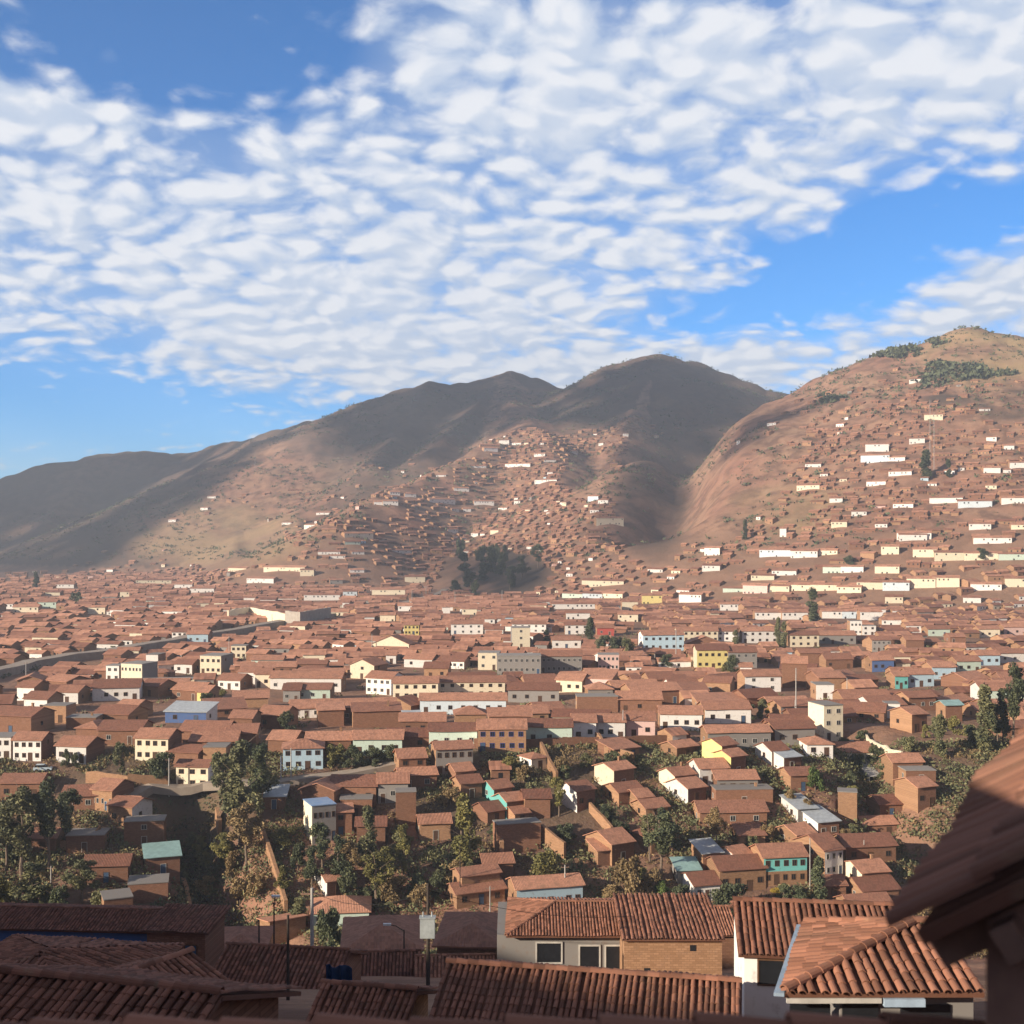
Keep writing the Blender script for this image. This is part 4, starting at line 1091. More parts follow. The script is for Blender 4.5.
for a in [
    (22, 880, 788, 44, 'euca', 'euca', 'tall broad eucalyptus at the left edge above the dark foreground roofs', None), (48, 872, 776, 40, 'euca', 'dark', 'tallest dark eucalyptus of the left edge clump', 'left edge eucalyptus'),
    (6, 870, 800, 34, 'euca', 'euca'), (82, 905, 858, 34, 'euca', 'euca'), (30, 908, 862, 40, 'euca', 'euca'), (66, 845, 790, 30, 'euca', 'dark'), (0, 912, 868, 28, 'bush', 'yellow'), (58, 912, 880, 26, 'bush', 'dark'),
    (100, 912, 886, 22, 'bush', 'euca'),
    (240, 842, 741, 52, 'euca', 'euca', 'tall spreading eucalyptus rising from the roadside bank', 'roadside eucalyptus'), (262, 812, 744, 30, 'euca', 'dark'), (224, 812, 752, 30, 'euca', 'euca'), (246, 870, 800, 36, 'euca', 'dry'),
    (122, 783, 742, 18, 'euca', 'euca'), (160, 782, 748, 28, 'bush', 'dark', 'dark round tree left of the cream roadside house', None), (66, 767, 748, 12, 'bush', 'dark'), (76, 768, 752, 10, 'bush', 'dark'),
    (334, 766, 740, 24, 'bush', 'yellow', 'yellow-green roadside tree beside a dark hedge', 'yellow roadside tree'), (352, 768, 744, 26, 'bush', 'dark'), (372, 766, 746, 28, 'bush', 'dark'), (392, 762, 744, 22, 'bush', 'dark'), (408, 744, 734, 24, 'bush', 'green'),
    (368, 872, 806, 30, 'euca', 'euca', 'pale eucalyptus right of the blue-roofed concrete house', 'pale eucalyptus'), (376, 905, 850, 34, 'euca', 'yellow'), (404, 880, 838, 18, 'euca', 'yellow'), (350, 882, 840, 24, 'euca', 'dry'), (392, 905, 872, 30, 'bush', 'dry'), (420, 905, 880, 28, 'bush', 'dry'), (436, 900, 872, 22, 'bush', 'dark'),
    (462, 872, 788, 26, 'column', 'yellow', 'tall narrow yellow-green tree standing alone in mid slope', 'yellow-green poplar'), (470, 862, 810, 22, 'euca', 'yellow'),
    (550, 882, 850, 46, 'bush', 'yellow', 'yellow-green bushy tree behind the light blue house', None), (632, 905, 852, 40, 'bush', 'dry', 'dry brown bushy tree right of the light blue house', 'dry bushy tree'), (648, 905, 868, 34, 'bush', 'dry'), (612, 908, 884, 36, 'bush', 'dry'),
    (662, 880, 806, 36, 'euca', 'dark', 'dark green eucalyptus in front of the mid slope shacks', 'dark slope eucalyptus'), (650, 862, 812, 26, 'euca', 'euca'), (716, 850, 806, 24, 'euca', 'dry'), (680, 905, 880, 26, 'bush', 'dark'), (662, 905, 880, 24, 'bush', 'green'),
    (815, 792, 762, 20, 'bush', 'green', 'bright green round tree at the foot of the shaded ravine', 'bright green tree'), (728, 915, 878, 40, 'bush', 'dark', 'dark rounded tree in front of the long adobe house', 'dark rounded tree'), (818, 903, 858, 20, 'column', 'dark', 'dark slim tree right of the turquoise house', 'dark slim tree'),
    (985, 752, 686, 24, 'column', 'euca', 'tall grey-green tree left of the near tiled roof', None), (1014, 748, 660, 30, 'euca', 'dark', 'tall dark tree at the right edge above the near roof', 'right edge tree'), (1003, 745, 700, 22, 'euca', 'dark'), (941, 757, 718, 16, 'column', 'euca'), (955, 735, 715, 16, 'bush', 'yellow'), (970, 740, 722, 18, 'bush', 'yellow'), (925, 738, 724, 12, 'bush', 'yellow'),
    (813, 624, 588, 15, 'column', 'dark', 'lone dark upright tree in front of white terraced houses', 'lone dark tree'), (778, 648, 618, 9, 'column', 'euca'), (784, 650, 622, 9, 'column', 'euca'), (590, 648, 618, 13, 'column', 'dark'), (603, 654, 632, 18, 'bush', 'dark'), (616, 656, 632, 18, 'bush', 'dark'), (628, 660, 634, 16, 'bush', 'euca'),
    (547, 646, 630, 10, 'column', 'dark'), (736, 648, 630, 9, 'column', 'euca'), (734, 676, 654, 18, 'bush', 'dark'), (726, 674, 662, 12, 'bush', 'yellow'), (690, 664, 650, 14, 'bush', 'dark'), (666, 668, 652, 18, 'bush', 'dark'),
    (926, 478, 450, 15, 'column', 'dark', 'dark tree standing among white houses high on the right hill', 'hilltop dark tree'), (949, 478, 458, 8, 'column', 'dark'), (745, 540, 520, 7, 'column', 'dark'), (982, 560, 546, 16, 'bush', 'dark'), (850, 565, 555, 14, 'bush', 'dark'),
    (288, 732, 710, 20, 'bush', 'dark', 'dark round bush between terracotta roofs left of centre', 'round courtyard bush'), (206, 705, 690, 16, 'bush', 'dark'), (222, 704, 688, 12, 'column', 'yellow'), (78, 606, 590, 16, 'bush', 'dark'), (36, 590, 572, 8, 'column', 'dark'),
    (702, 722, 702, 16, 'bush', 'euca'), (718, 722, 704, 20, 'bush', 'green'), (734, 722, 706, 16, 'bush', 'euca'), (730, 723, 712, 8, 'bush', 'ochre', 'low bright yellow bush in the hedge by the pole', 'yellow hedge bush'), (748, 722, 702, 20, 'bush', 'dark'), (762, 718, 698, 18, 'bush', 'euca'), (773, 714, 698, 14, 'bush', 'ochre'), (650, 728, 712, 8, 'column', 'euca'),
    (776, 895, 888, 14, 'bush', 'ochre'), (806, 902, 893, 16, 'bush', 'ochre'), (560, 775, 752, 22, 'bush', 'dry'), (524, 782, 762, 22, 'bush', 'dry'), (508, 775, 756, 22, 'bush', 'yellow'), (585, 768, 752, 18, 'bush', 'euca'), (800, 905, 882, 20, 'bush', 'dark'),
    (846, 840, 826, 14, 'bush', 'dry'), (766, 842, 822, 18, 'bush', 'dry'), (752, 850, 832, 16, 'bush', 'euca'), (700, 795, 782, 14, 'bush', 'dry'), (790, 806, 790, 18, 'bush', 'dry'), (806, 812, 796, 14, 'bush', 'dry'),
    (322, 872, 822, 26, 'euca', 'dark'), (338, 886, 836, 26, 'euca', 'dark'), (312, 890, 846, 24, 'euca', 'dark'), (298, 872, 836, 20, 'bush', 'dark'), (350, 902, 866, 24, 'bush', 'dark'), (846, 752, 736, 18, 'bush', 'dark'), (858, 770, 750, 18, 'bush', 'dark'), (874, 762, 744, 20, 'bush', 'dark'), (884, 778, 762, 16, 'bush', 'dark'), (862, 742, 728, 16, 'bush', 'dark'), (850, 786, 770, 14, 'bush', 'dark'), (172, 862, 838, 18, 'bush', 'dark'), (182, 886, 862, 18, 'bush', 'dark'), (328, 952, 900, 30, 'bush', 'dark'), (300, 925, 898, 20, 'column', 'euca'), (240, 905, 875, 26, 'bush', 'dry'), (258, 900, 868, 24, 'bush', 'dry'), (232, 880, 848, 20, 'bush', 'dry'),
]: tree(*a)
for _ in range(20):
    u_, v_ = random.gauss(492, 27), random.gauss(578, 13)
    if 436 < u_ < 566 and 556 < v_ < 606: tree(u_, v_, v_ - random.uniform(14, 26), random.uniform(10, 17), random.choice(['bush', 'euca', 'column']), 'dark', dm=600, base='dark tree of the shaded grove')

for (xa, xb, ya, yb, n) in ((255, 505, 800, 905, 30), (0, 150, 815, 915, 9), (590, 770, 815, 905, 14), (470, 640, 765, 850, 11), (160, 300, 815, 900, 12), (760, 860, 800, 905, 10), (900, 1000, 705, 775, 12)):
    for _ in range(n):
        px, pb = random.uniform(xa, xb), random.uniform(ya, yb); q = on_ground(px, pb)
        if not 205 < q.y < 312 or blocked(q.x, q.y, 1.5, 1.5, 0, 1.1) or near_way(q.x, q.y, 0): continue
        hgt = random.choice([14, 18, 22, 30, 40]); top = proj(q + Vector((0, 0, hgt / F * q.y)))[1]
        fz = FACADES[(FACADES[:, 4] > q.y) & (FACADES[:, 4] < 330)]
        if np.any((fz[:, 0] < px + hgt * .25) & (fz[:, 1] > px - hgt * .25) & (fz[:, 3] > top) & (fz[:, 2] < pb)): continue
        if hgt >= 30: tree(px, pb, pb - hgt, hgt * random.uniform(.45, .7), 'euca', random.choice(['euca', 'euca', 'yellow', 'yellow']))
        else: tree(px, pb, pb - hgt, hgt * random.uniform(.9, 1.4), 'bush', random.choice(['dark', 'euca', 'dry', 'yellow', 'dark']))

def tufts(name, pts, leaf, n, size, spread, label, cat):
    V, T = [], []
    rg = np.random.default_rng(5)
    for (x, y, z, s) in pts:
        k = n
        c = rg.normal(size=(k, 3)) * (spread * s, spread * s, spread * s * .45) + (x, y, z + spread * s * .35)
        u = rg.normal(size=(k, 3)); u /= np.linalg.norm(u, axis=1)[:, None]
        w = np.cross(u, rg.normal(size=(k, 3))); w /= np.linalg.norm(w, axis=1)[:, None]
        u = u * size * s * rg.uniform(.5, 1.3, (k, 1)); w = w * size * s * rg.uniform(.3, .7, (k, 1))
        V.append(np.stack([c - u - w, c + u - w, c + u + w, c - u + w], 1).reshape(-1, 3)); T.append(np.clip(rg.random() * .7 + rg.random(k) * .4 - .05, 0, 1))
    V = np.concatenate(V)
    return stuff(mk_np(name, V, np.arange(len(V)).reshape(-1, 4), LEAF[leaf], np.concatenate(T)), label, cat)
def open_spots(n, d0, d1, sc, test=None, x0=-.46, x1=.46):
    out = []
    rg = random.Random(n)
    tries = 0
    while len(out) < n and tries < n * 12:
        tries += 1
        D = math.sqrt(rg.uniform(d0 * d0, d1 * d1)); x = rg.uniform(x0, x1) * D
        if blocked(x, D, .5, .5, 0, 1.1) or near_way(x, D, -2): continue
        if test and not test(x, D): continue
        out.append((x, D, Hs(x, D), rg.uniform(*sc)))
    return out
def patchy(s, th, f=14): return lambda x, y: float(fbm(np.array([x / f]), np.array([y / f]), s, 3)[0]) > th
tufts('dry_grass', open_spots(3200, 205, 302, (.6, 1.5), patchy(71, .44)), 'dry', 26, .19, .6, 'dry straw-coloured shrubs and grass covering the slope between houses', 'dry shrubs')
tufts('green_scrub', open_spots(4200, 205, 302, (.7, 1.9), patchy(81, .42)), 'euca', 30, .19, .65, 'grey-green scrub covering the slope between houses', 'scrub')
tufts('yard_weeds', open_spots(500, 300, 700, (.7, 1.6)), 'euca', 22, .26, .7, 'small weeds and bushes growing in yards of the town', 'weeds')
track = resample(KEEP[0][0], 3.0)
tufts('trackside_shade_tufts', [(p.x + random.uniform(-3, 3), p.y + random.uniform(7, 16), Hs(p.x, p.y + 11), random.uniform(1.2, 2.6)) for p in track for _ in range(2)], 'dark', 22, .3, .7, 'dark scrub added as the shaded band along the railway embankment on the left', 'scrub')  # dark tufts standing for the shaded band beyond the track
rav = [(x + random.gauss(0, 4.5), y + random.gauss(0, 4)) for x, y in ((-72, 272), (-68, 265), (-65, 258), (-60, 250), (-55, 240), (-52, 232), (-47, 220)) for _ in range(60)]
tufts('ravine_shade_tufts', [(x, y, Hs(x, y), random.uniform(.7, 1.6)) for x, y in rav], 'dark', 26, .19, .65, 'dark scrub added to deepen the shade of the ravine at the lower left', 'scrub')  # dark tufts added where the ravine lies in shade
def hill_test(x, y):
    px, py = proj((x, y, Hs(x, y)))
    return 0 < px < 1024 and py < 560 and float(fbm(np.array([x / 60]), np.array([y / 60]), 91, 3)[0]) > .46
tufts('hill_scrub', open_spots(8000, 950, 2300, (.7, 2.8), hill_test), 'dark', 9, .5, .9, 'dark scrub dotted over the mountain slopes', 'scrub')
def wood_test(x, y):
    px, py = proj((x, y, Hs(x, y)))
    return any(((px - a) / rx) ** 2 + ((py - b) / ry) ** 2 < 1 for a, b, rx, ry in ((972, 388, 24, 24), (945, 378, 28, 16), (930, 392, 16, 14), (1010, 405, 20, 16), (895, 352, 30, 6), (940, 343, 10, 4), (830, 398, 18, 5), (1000, 380, 26, 8)))
tufts('hilltop_wood', open_spots(700, 1300, 1900, (2.4, 4.5), wood_test, .25, .46), 'dark', 16, .6, .9, 'dark wood patches on the upper right mountain', 'wood')

# ------------------------------------------------------------------ poles, lamps, wires, vehicle
def pole(px, pb, pt, r, mat, label=None, dm=205, D=None, kind='utility_pole', arm=True, short=None, base='slim utility pole', lean=0.0):
    p = on_ground(px, pb, dm) if D is None else Vector(((px - CX) / F * D, D, Hs((px - CX) / F * D, D)))
    ztop = EYE - (pt - CY) / F * p.y - p.z
    root = empty(kind, p)
    b = MB(); b.tube((0, 0, -.6), (lean, 0, ztop), r, r * .65, 9); b.build('shaft', mat, root)
    if arm:
        b = MB(); b.box(-.8, .8, -.06, .06, ztop - .5, ztop - .38)
        for q in (-.7, 0, .7): b.tube((q, 0, ztop - .38), (q, 0, ztop - .2), .05, .05, 6)
        b.build('crossarm', M['darkwood'], root)
    reg(root, base, 'pole', 'utility poles', px, (pb + pt) / 2, label, short)
    return root, p, ztop
for a in [(169, 797, 758, .17, M['concrete'], 'pale concrete pole beside the cream roadside house'), (291, 780, 748, .17, M['concrete'], 'pale concrete pole at the bend in front of the shaded blue house'),
          (281, 781, 756, .09, M['bluetin'], 'thin bluish post beside the shaded blue house'), (565, 903, 865, .19, M['concrete'], 'pale pole at the right end of the light blue house'),
          (490, 918, 886, .13, M['concrete'], 'pale pole in front of the stepped brick house'), (623, 740, 710, .16, M['concrete'], 'white pole in front of the pink and white row houses'),
          (796, 716, 668, .20, M['concrete'], 'tall pale pole before the tall blank brick house'), (847, 700, 678, .15, M['concrete'], None), (864, 863, 840, .12, M['concrete'], None), (810, 890, 838, .12, M['concrete'], 'slim pole between the turquoise house and the narrow white-fronted house'),
          (460, 905, 845, .11, M['darkpole'], None), (26, 682, 662, .17, M['concrete'], None), (229, 658, 636, .16, M['concrete'], None), (372, 652, 634, .18, M['concrete'], None), (676, 662, 630, .2, M['concrete'], None), (795, 722, 700, .12, M['concrete'], None), (51, 883, 866, .16, M['concrete'], None), (634, 895, 862, .12, M['concrete'], None)]:
    pole(*a[:5], label=a[5], arm=a[3] > .12)
for px, pb, pt in [(272, 628, 614), (412, 604, 590), (426, 600, 586), (455, 606, 592), (502, 604, 590), (485, 446, 432), (255, 470, 452), (930, 470, 400), (934, 470, 412)]:
    pole(px, pb, pt, .22, M['concrete'], dm=500, arm=False)

def street_lamp(px, pt, D, side, label, mat, r=.09):
    root, p, zt = pole(px, 0, pt, r, mat, None, D=D, kind='street_lamp', arm=False)
    THINGS.pop()
    b = MB(); q0 = Vector((0, 0, zt - .1)); q1 = Vector((side * .7, 0, zt + .35)); q2 = Vector((side * 1.5, 0, zt + .5))
    b.tube(q0, q1, .05, .045, 6); b.tube(q1, q2, .045, .04, 6); b.build('arm', mat, root)
    b = MB(); b.box(q2.x - .35, q2.x + .35, -.14, .14, q2.z - .08, q2.z + .08); b.build('lamp_head', M['lampglass'], root)
    reg(root, 'street lamp', 'street lamp', 'street lamps in the foreground', px, pt + 20, label)
street_lamp(344, 955, 90, -1, 'street lamp with curved arm reaching left over the dark foreground roofs', M['concrete'])
street_lamp(404, 930, 110, -1, 'small street lamp between the pyramid roof and the transformer pole', M['darkpole'])
street_lamp(274, 902, 105, 0.1, 'dark street lamp post topped by a pale head left of the foreground', M['darkpole'])
pole(288, 0, 915, .10, M['darkpole'], 'dark slim wooden post in the left foreground', D=66, arm=False)
pole(312, 0, 888, .17, M['concrete'], 'thick grey concrete pole at the green house in the foreground', D=92, arm=True)
pole(259, 0, 920, .09, M['darkpole'], 'dark post left of the slim wooden post', D=100, arm=False)
root, p, zt = pole(428, 0, 884, .15, M['darkpole'], 'pole carrying a pale grey transformer box in the foreground', D=85, arm=False, short='transformer pole')
b = MB(); zb_ = EYE - (935 - CY) / F * 85 - p.z; b.box(-.5, .5, -.75, -.18, zb_, zb_ + 1.35); b.box(-.56, .56, -.81, -.14, zb_ + 1.35, zb_ + 1.42)
b.tube((-.3, -.45, zb_ + 1.42), (-.3, -.45, zb_ + 1.75), .06, .04, 6); b.tube((.3, -.45, zb_ + 1.42), (.3, -.45, zb_ + 1.75), .06, .04, 6)
b.build('transformer', M['transformer'], root)
def cable(a, c, sag, label):
    b = MB(); P = [a.lerp(c, i / 10) - Vector((0, 0, sag * 4 * (i / 10) * (1 - i / 10))) - a for i in range(11)]
    for q, s in zip(P[:-1], P[1:]): b.tube(q, s, .018, .018, 5)
    o = b.build('overhead_cable', M['cable']); o.location = a; m_ = (a + c) / 2
    reg(o, 'overhead cable', 'cable', 'overhead cables', *proj(m_), label)
cable(at(312, 892, 92), at(428, 890, 85), 1.0, 'thin black cable from the thick grey pole to the transformer pole')
cable(at(428, 890, 85), at(700, 905, 100), 1.4, 'thin black cable from the transformer pole to the hipped grey house')

def car(px, pb, yaw, label, mat):
    p = on_ground(px, pb, 205); root = empty('parked_car', p, yaw)
    b = MB(); b.prism([(-2.0, .3), (2.0, .3), (2.05, .75), (1.1, .95), (-1.95, 1.0), (-2.05, .7)], -.82, .82)
    b.build('body', mat, root)
    b = MB(); b.prism([(-1.85, 1.0), (1.0, .95), (.45, 1.5), (-1.55, 1.52)], -.74, .74, 0); b.prism([(-1.5, 1.52), (.4, 1.5), (.3, 1.56), (-1.4, 1.58)], -.72, .72, 1); b.build('cabin', [M['glass'], mat], root)
    for x in (-1.3, 1.25):
        for y in (-.8, .8):
            b = MB(); b.tube((x, y - .1, .32), (x, y + .1, .32), .32, .32, 14); b.build('wheel', M['rubber'], root)
    reg(root, 'pale blue car', 'car', 'vehicles', px, pb - 5, label)
car(43, 771, R(10), 'pale blue car parked by the white houses at the left', M['paint'])
# ------------------------------------------------------------------ foreground roofs, laid tile by tile
class TB(MB):
    def __init__(s): super().__init__(); s.u = []
    def add(s, v, f, mi=0, uv=(0, 0)):
        super().add(v, f, mi); s.u += [[uv] * len(q) for q in f]
    def build(s, name, mats, parent=None, off=None):
        v = [tuple(Vector(q) - off) for q in s.v] if off is not None else s.v
        return mk(name, v, s.f, mats, s.i, parent, s.u)

def half_tile(tb, a, c, up, r0, r1, uv, n=6):
    """One barrel tile from a (low end) to c (high end)."""
    ax = (c - a).normalized(); sd = ax.cross(up).normalized(); up2 = sd.cross(ax).normalized()
    ring = []
    for P, r in ((a, r0), (c, r1)):
        ring.append([P + sd * (math.cos(math.pi * k / n) * r) + up2 * (math.sin(math.pi * k / n) * r * .85) for k in range(n + 1)])
    inner = [a + sd * (math.cos(math.pi * k / n) * r0 * .8) + up2 * (math.sin(math.pi * k / n) * r0 * .66) for k in range(n + 1)]
    v = ring[0] + ring[1] + inner; m = n + 1
    f = [(k + 1, k, m + k, m + k + 1) for k in range(n)] + [(k, k + 1, 2 * m + k + 1, 2 * m + k) for k in range(n)]
    tb.add(v, f, 0, uv)
UVC = [0]
def tile_face(tb, pts, pitch=.30, course=.42, slab=.16, wob=.02):
    pts = [Vector(p) for p in pts]; A, B = pts[0], pts[1]
    u = (B - A).normalized(); v = (pts[2] - A) - u * (pts[2] - A).dot(u); v.normalize(); n = u.cross(v)
    if n.z < 0: n = -n
    P2 = [((p - A).dot(u), (p - A).dot(v)) for p in pts]
    umin, umax = min(p[0] for p in P2), max(p[0] for p in P2)
    cols = max(1, round((umax - umin) / pitch)); pt = (umax - umin) / cols
    for i in range(cols):
        uc = umin + (i + .5) * pt; vs = []
        for (a0, b0), (a1, b1) in zip(P2, P2[1:] + P2[:1]):
            if (a0 - uc) * (a1 - uc) < 0: vs.append(b0 + (b1 - b0) * (uc - a0) / (a1 - a0))
        if len(vs) < 2: continue
        v0, v1 = min(vs) - .06, max(vs)
        k = max(1, round((v1 - v0) / course)); st = (v1 - v0) / k
        jx = random.uniform(-wob, wob)
        def sag(q): return .045 * math.sin(uc * .9 + pts[0].x) * math.sin(q * 1.1 + pts[0].y) + .02 * math.sin(uc * 2.7 + q * 1.9)
        for j in range(k):
            jx = max(-wob * 2, min(wob * 2, jx + random.uniform(-wob, wob) * .6))
            a = A + u * (uc + jx) + v * (v0 + st * j - .04) + n * (.045 + sag(v0 + st * j) + random.uniform(-.008, .012))
            c = A + u * (uc + jx * .8) + v * (v0 + st * (j + 1) + .03) + n * (.027 + sag(v0 + st * (j + 1)))
            half_tile(tb, a, c, n, pt * .385, pt * .345, ((UVC[0] % 997 + .5) / 4, (UVC[0] // 997 * 3 + j + .5) / 2.4)); UVC[0] += 1
    tp = [p - n * .04 for p in pts]; bt = [p - n * slab for p in pts]; m = len(pts)
    tb.add(tp + bt, [tuple(range(m)), tuple(range(2 * m - 1, m - 1, -1))] + [(i, m + i, m + (i + 1) % m, (i + 1) % m) for i in range(m)], 0, (.7, .3))
def ridge_caps(tb, a, c, r=.15, step=.42):
    a, c = Vector(a), Vector(c); k = max(1, round((c - a).length / step)); s = (c - a) / k
    for i in range(k):
        half_tile(tb, a + s * i - s * .06 + Vector((0, 0, .07 + random.uniform(-.01, .015))), a + s * (i + 1) + Vector((0, 0, .05)), Vector((0, 0, 1)), r, r * .88, ((UVC[0] % 997 + .5) / 4, (i + .5) / 2.4)); UVC[0] += 1

def near_root(x, y, name='house'):
    return empty(name, (x, y, Hs(x, y)))
def rel(mb, name, mats, root): 
    return mk(name, [tuple(Vector(q) - root.location) for q in mb.v], mb.f, mats, mb.i, root)

# --- grey house with four-sided tile roof, middle of the foreground
E = 95.5; ze = at(600, 936, E).z
fl, fr_ = at(506, 936, E), at(690, 936, E)
bl, br = Vector((fl.x + .2, E + 9.6, ze)), Vector((fr_.x + .2, E + 9.6, ze))
rl, rrt = Vector(at(556, 902, 100.3)), Vector(at(648, 905, 100.3)); rrt.z = rl.z
root = near_root((fl.x + fr_.x) / 2, E)
tb = TB()
tile_face(tb, [fl, fr_, rrt, rl], .25); tile_face(tb, [bl, fl, rl], .29); tile_face(tb, [fr_, br, rrt], .29); tile_face(tb, [br, bl, rl, rrt], .29)
for q in ((rl, rrt), (fl, rl), (fr_, rrt), (bl, rl), (br, rrt)): ridge_caps(tb, *q)
tb.build('roof', TILE_REAL, root, root.location)
mb = MB(); x0, x1 = at(497, 936, E + .7).x, at(686, 936, E + .7).x; g0 = root.location.z - 2
mb.box(x0, x1, E + .7, E + 9.2, g0, ze - .12)
rel(mb, 'wall', WM['K'], root)
for px0, px1, py0, py1, nm in ((537, 561, 943, 962, 'window'), (580, 599, 946, 974, 'window'), (606, 622, 946, 974, 'door')):
    a, c = at(px0, py1, E + .7), at(px1, py0, E + .7)
    w_ = MB(); w_.box(a.x, c.x, E + .66, E + .74, a.z, c.z, 1); f = .12
    w_.box(a.x - f, a.x, E + .60, E + .74, a.z - f, c.z + f); w_.box(c.x, c.x + f, E + .60, E + .74, a.z - f, c.z + f); w_.box(a.x, c.x, E + .60, E + .74, c.z, c.z + f); w_.box(a.x, c.x, E + .60, E + .74, a.z - f, a.z)
    rel(w_, nm, [M['frame'], M['glass']], root)
reg(root, '', 'house', 'houses of the hillside town', 595, 935, 'grey rendered house with a broad four-sided barrel tile roof in the foreground', 'hipped grey house')
# --- adobe house in front of its right end
E2 = 92.5; a, c = at(624, 938, E2), at(722, 938, E2); root = near_root((a.x + c.x) / 2, E2)
mb = MB(); mb.box(a.x, c.x, E2, E2 + 7, root.location.z - 2, a.z); rel(mb, 'wall', WM['A'], root)
tb = TB(); q = [Vector((a.x - .2, E2 - .35, a.z + .02)), Vector((c.x + .2, E2 - .35, a.z + .02)), Vector((c.x + .2, E2 + 7.4, a.z + 1.1)), Vector((a.x - .2, E2 + 7.4, a.z + 1.1))]
tile_face(tb, q, .32, wob=.05); tb.build('roof', TILE_REAL, root, root.location)
for px0, px1, py0, py1 in ((644, 650, 968, 976), (690, 696, 945, 951)):
    w_ = MB(); s, e = at(px0, py1, E2), at(px1, py0, E2); w_.box(s.x, e.x, E2 - .03, E2 + .05, s.z, e.z); rel(w_, 'window', M['glass'], root)
reg(root, '', 'house', 'houses of the hillside town', 672, 950, 'plain adobe house with low ragged tile roof joined to the hipped grey house', 'plain adobe house')

def gable_roof_house(p0, p1, run, drop, side, wallm, base, label, short, pitch=.3, back=True, wall_in=.5, extra=None, cap=True):
    """p0-p1: the ridge. run: how far each slope reaches from it; drop: how much lower the eaves lie."""
    p0, p1 = Vector(p0), Vector(p1); p1.z = p0.z
    u = (p1 - p0).normalized(); w = Vector((u.y, -u.x, 0))
    if w.y > 0: w = -w
    dn = Vector((0, 0, drop))
    root = near_root(*(((p0 + p1) / 2).xy))
    f0, f1, b0, b1 = p0 + w * run - dn, p1 + w * run - dn, p0 - w * run - dn, p1 - w * run - dn
    tb = TB(); tile_face(tb, [f0, f1, p1, p0], pitch, wob=.03); tile_face(tb, [b1, b0, p0, p1], pitch, wob=.03)
    if cap: ridge_caps(tb, p0, p1, .17)
    tb.build('roof', TILE_REAL, root, root.location)
    mb = MB(); i = wall_in; zt = -.25
    F0, F1, B0, B1 = f0 - w * i + u * i, f1 - w * i - u * i, b0 + w * i + u * i, b1 + w * i - u * i
    k = drop / run; zg = root.location.z - 6
    def dnz(v, z): return Vector((v.x, v.y, z))
    ze_ = f0.z + k * i + zt
    P0, P1 = dnz(p0 + u * i, p0.z + zt), dnz(p1 - u * i, p0.z + zt)
    v = [dnz(F0, zg), dnz(F1, zg), dnz(B1, zg), dnz(B0, zg), dnz(F0, ze_), dnz(F1, ze_), dnz(B1, ze_), dnz(B0, ze_), P0, P1]
    mb.add(v, [(0, 1, 5, 4), (1, 2, 6, 9, 5), (2, 3, 7, 6), (3, 0, 4, 8, 7), (4, 5, 9, 8), (6, 7, 8, 9)])
    rel(mb, 'wall', wallm, root)
    if extra: extra(root, F0, F1, u, w)
    m_ = (p0 + p1 + f0 + f1) / 4
    reg(root, '', 'house', 'houses of the hillside town', *proj(m_), label, short)
    return root, f0, f1
# --- long roof at the bottom centre
gable_roof_house(at(447, 963, 46), at(742, 984, 44), 4.6, 1.55, 1, WM['A'], 36, 'foreground house with long barrel tile roof along the bottom centre', 'bottom centre roof', pitch=.225)
# --- roof to the left of it, lower
gable_roof_house(at(322, 984, 48), at(418, 992, 47.3), 4.0, 1.4, 1, WM['A'], 36, 'shaded small tile roof tucked left of the long bottom centre roof', None, pitch=.225)
# --- right roof with white wall
def white_wall_window(root, F0, F1, u, w):
    a, c = at(760, 985, 49.4), at(784, 964, 49.4)
    n = w; o = F0 + u * ((a - F0).dot(u)); o2 = F0 + u * ((c - F0).dot(u))
    def P(q, out, z): return Vector((q.x + n.x * out, q.y + n.y * out, z))
    b = MB(); f = .07
    def bx(q0, q1, o0, o1, z0, z1, mi):
        b.add([P(q0, o1, z0), P(q1, o1, z0), P(q1, o0, z0), P(q0, o0, z0), P(q0, o1, z1), P(q1, o1, z1), P(q1, o0, z1), P(q0, o0, z1)], [(3, 2, 1, 0), (4, 5, 6, 7), (0, 1, 5, 4), (1, 2, 6, 5), (2, 3, 7, 6), (3, 0, 4, 7)], mi)
    z0, z1 = c.z - .95, c.z
    bx(o, o2, -.04, .025, z0, z1, 1); bx(o - u * f, o, -.04, .06, z0 - f, z1 + f, 0); bx(o2, o2 + u * f, -.04, .06, z0 - f, z1 + f, 0); bx(o, o2, -.04, .06, z0 - f, z0, 0); bx(o, o2, -.04, .06, z1, z1 + f, 0)
    rel(b, 'window', [M['woodframe'], M['glass']], root)
gable_roof_house(at(733, 901, 53), at(905, 908, 52.2), 3.3, 1.15, 1, WM['W'], 36, 'white-walled foreground house with steep barrel tile roof and one square window', 'white foreground house', pitch=.26, wall_in=.25, extra=white_wall_window)
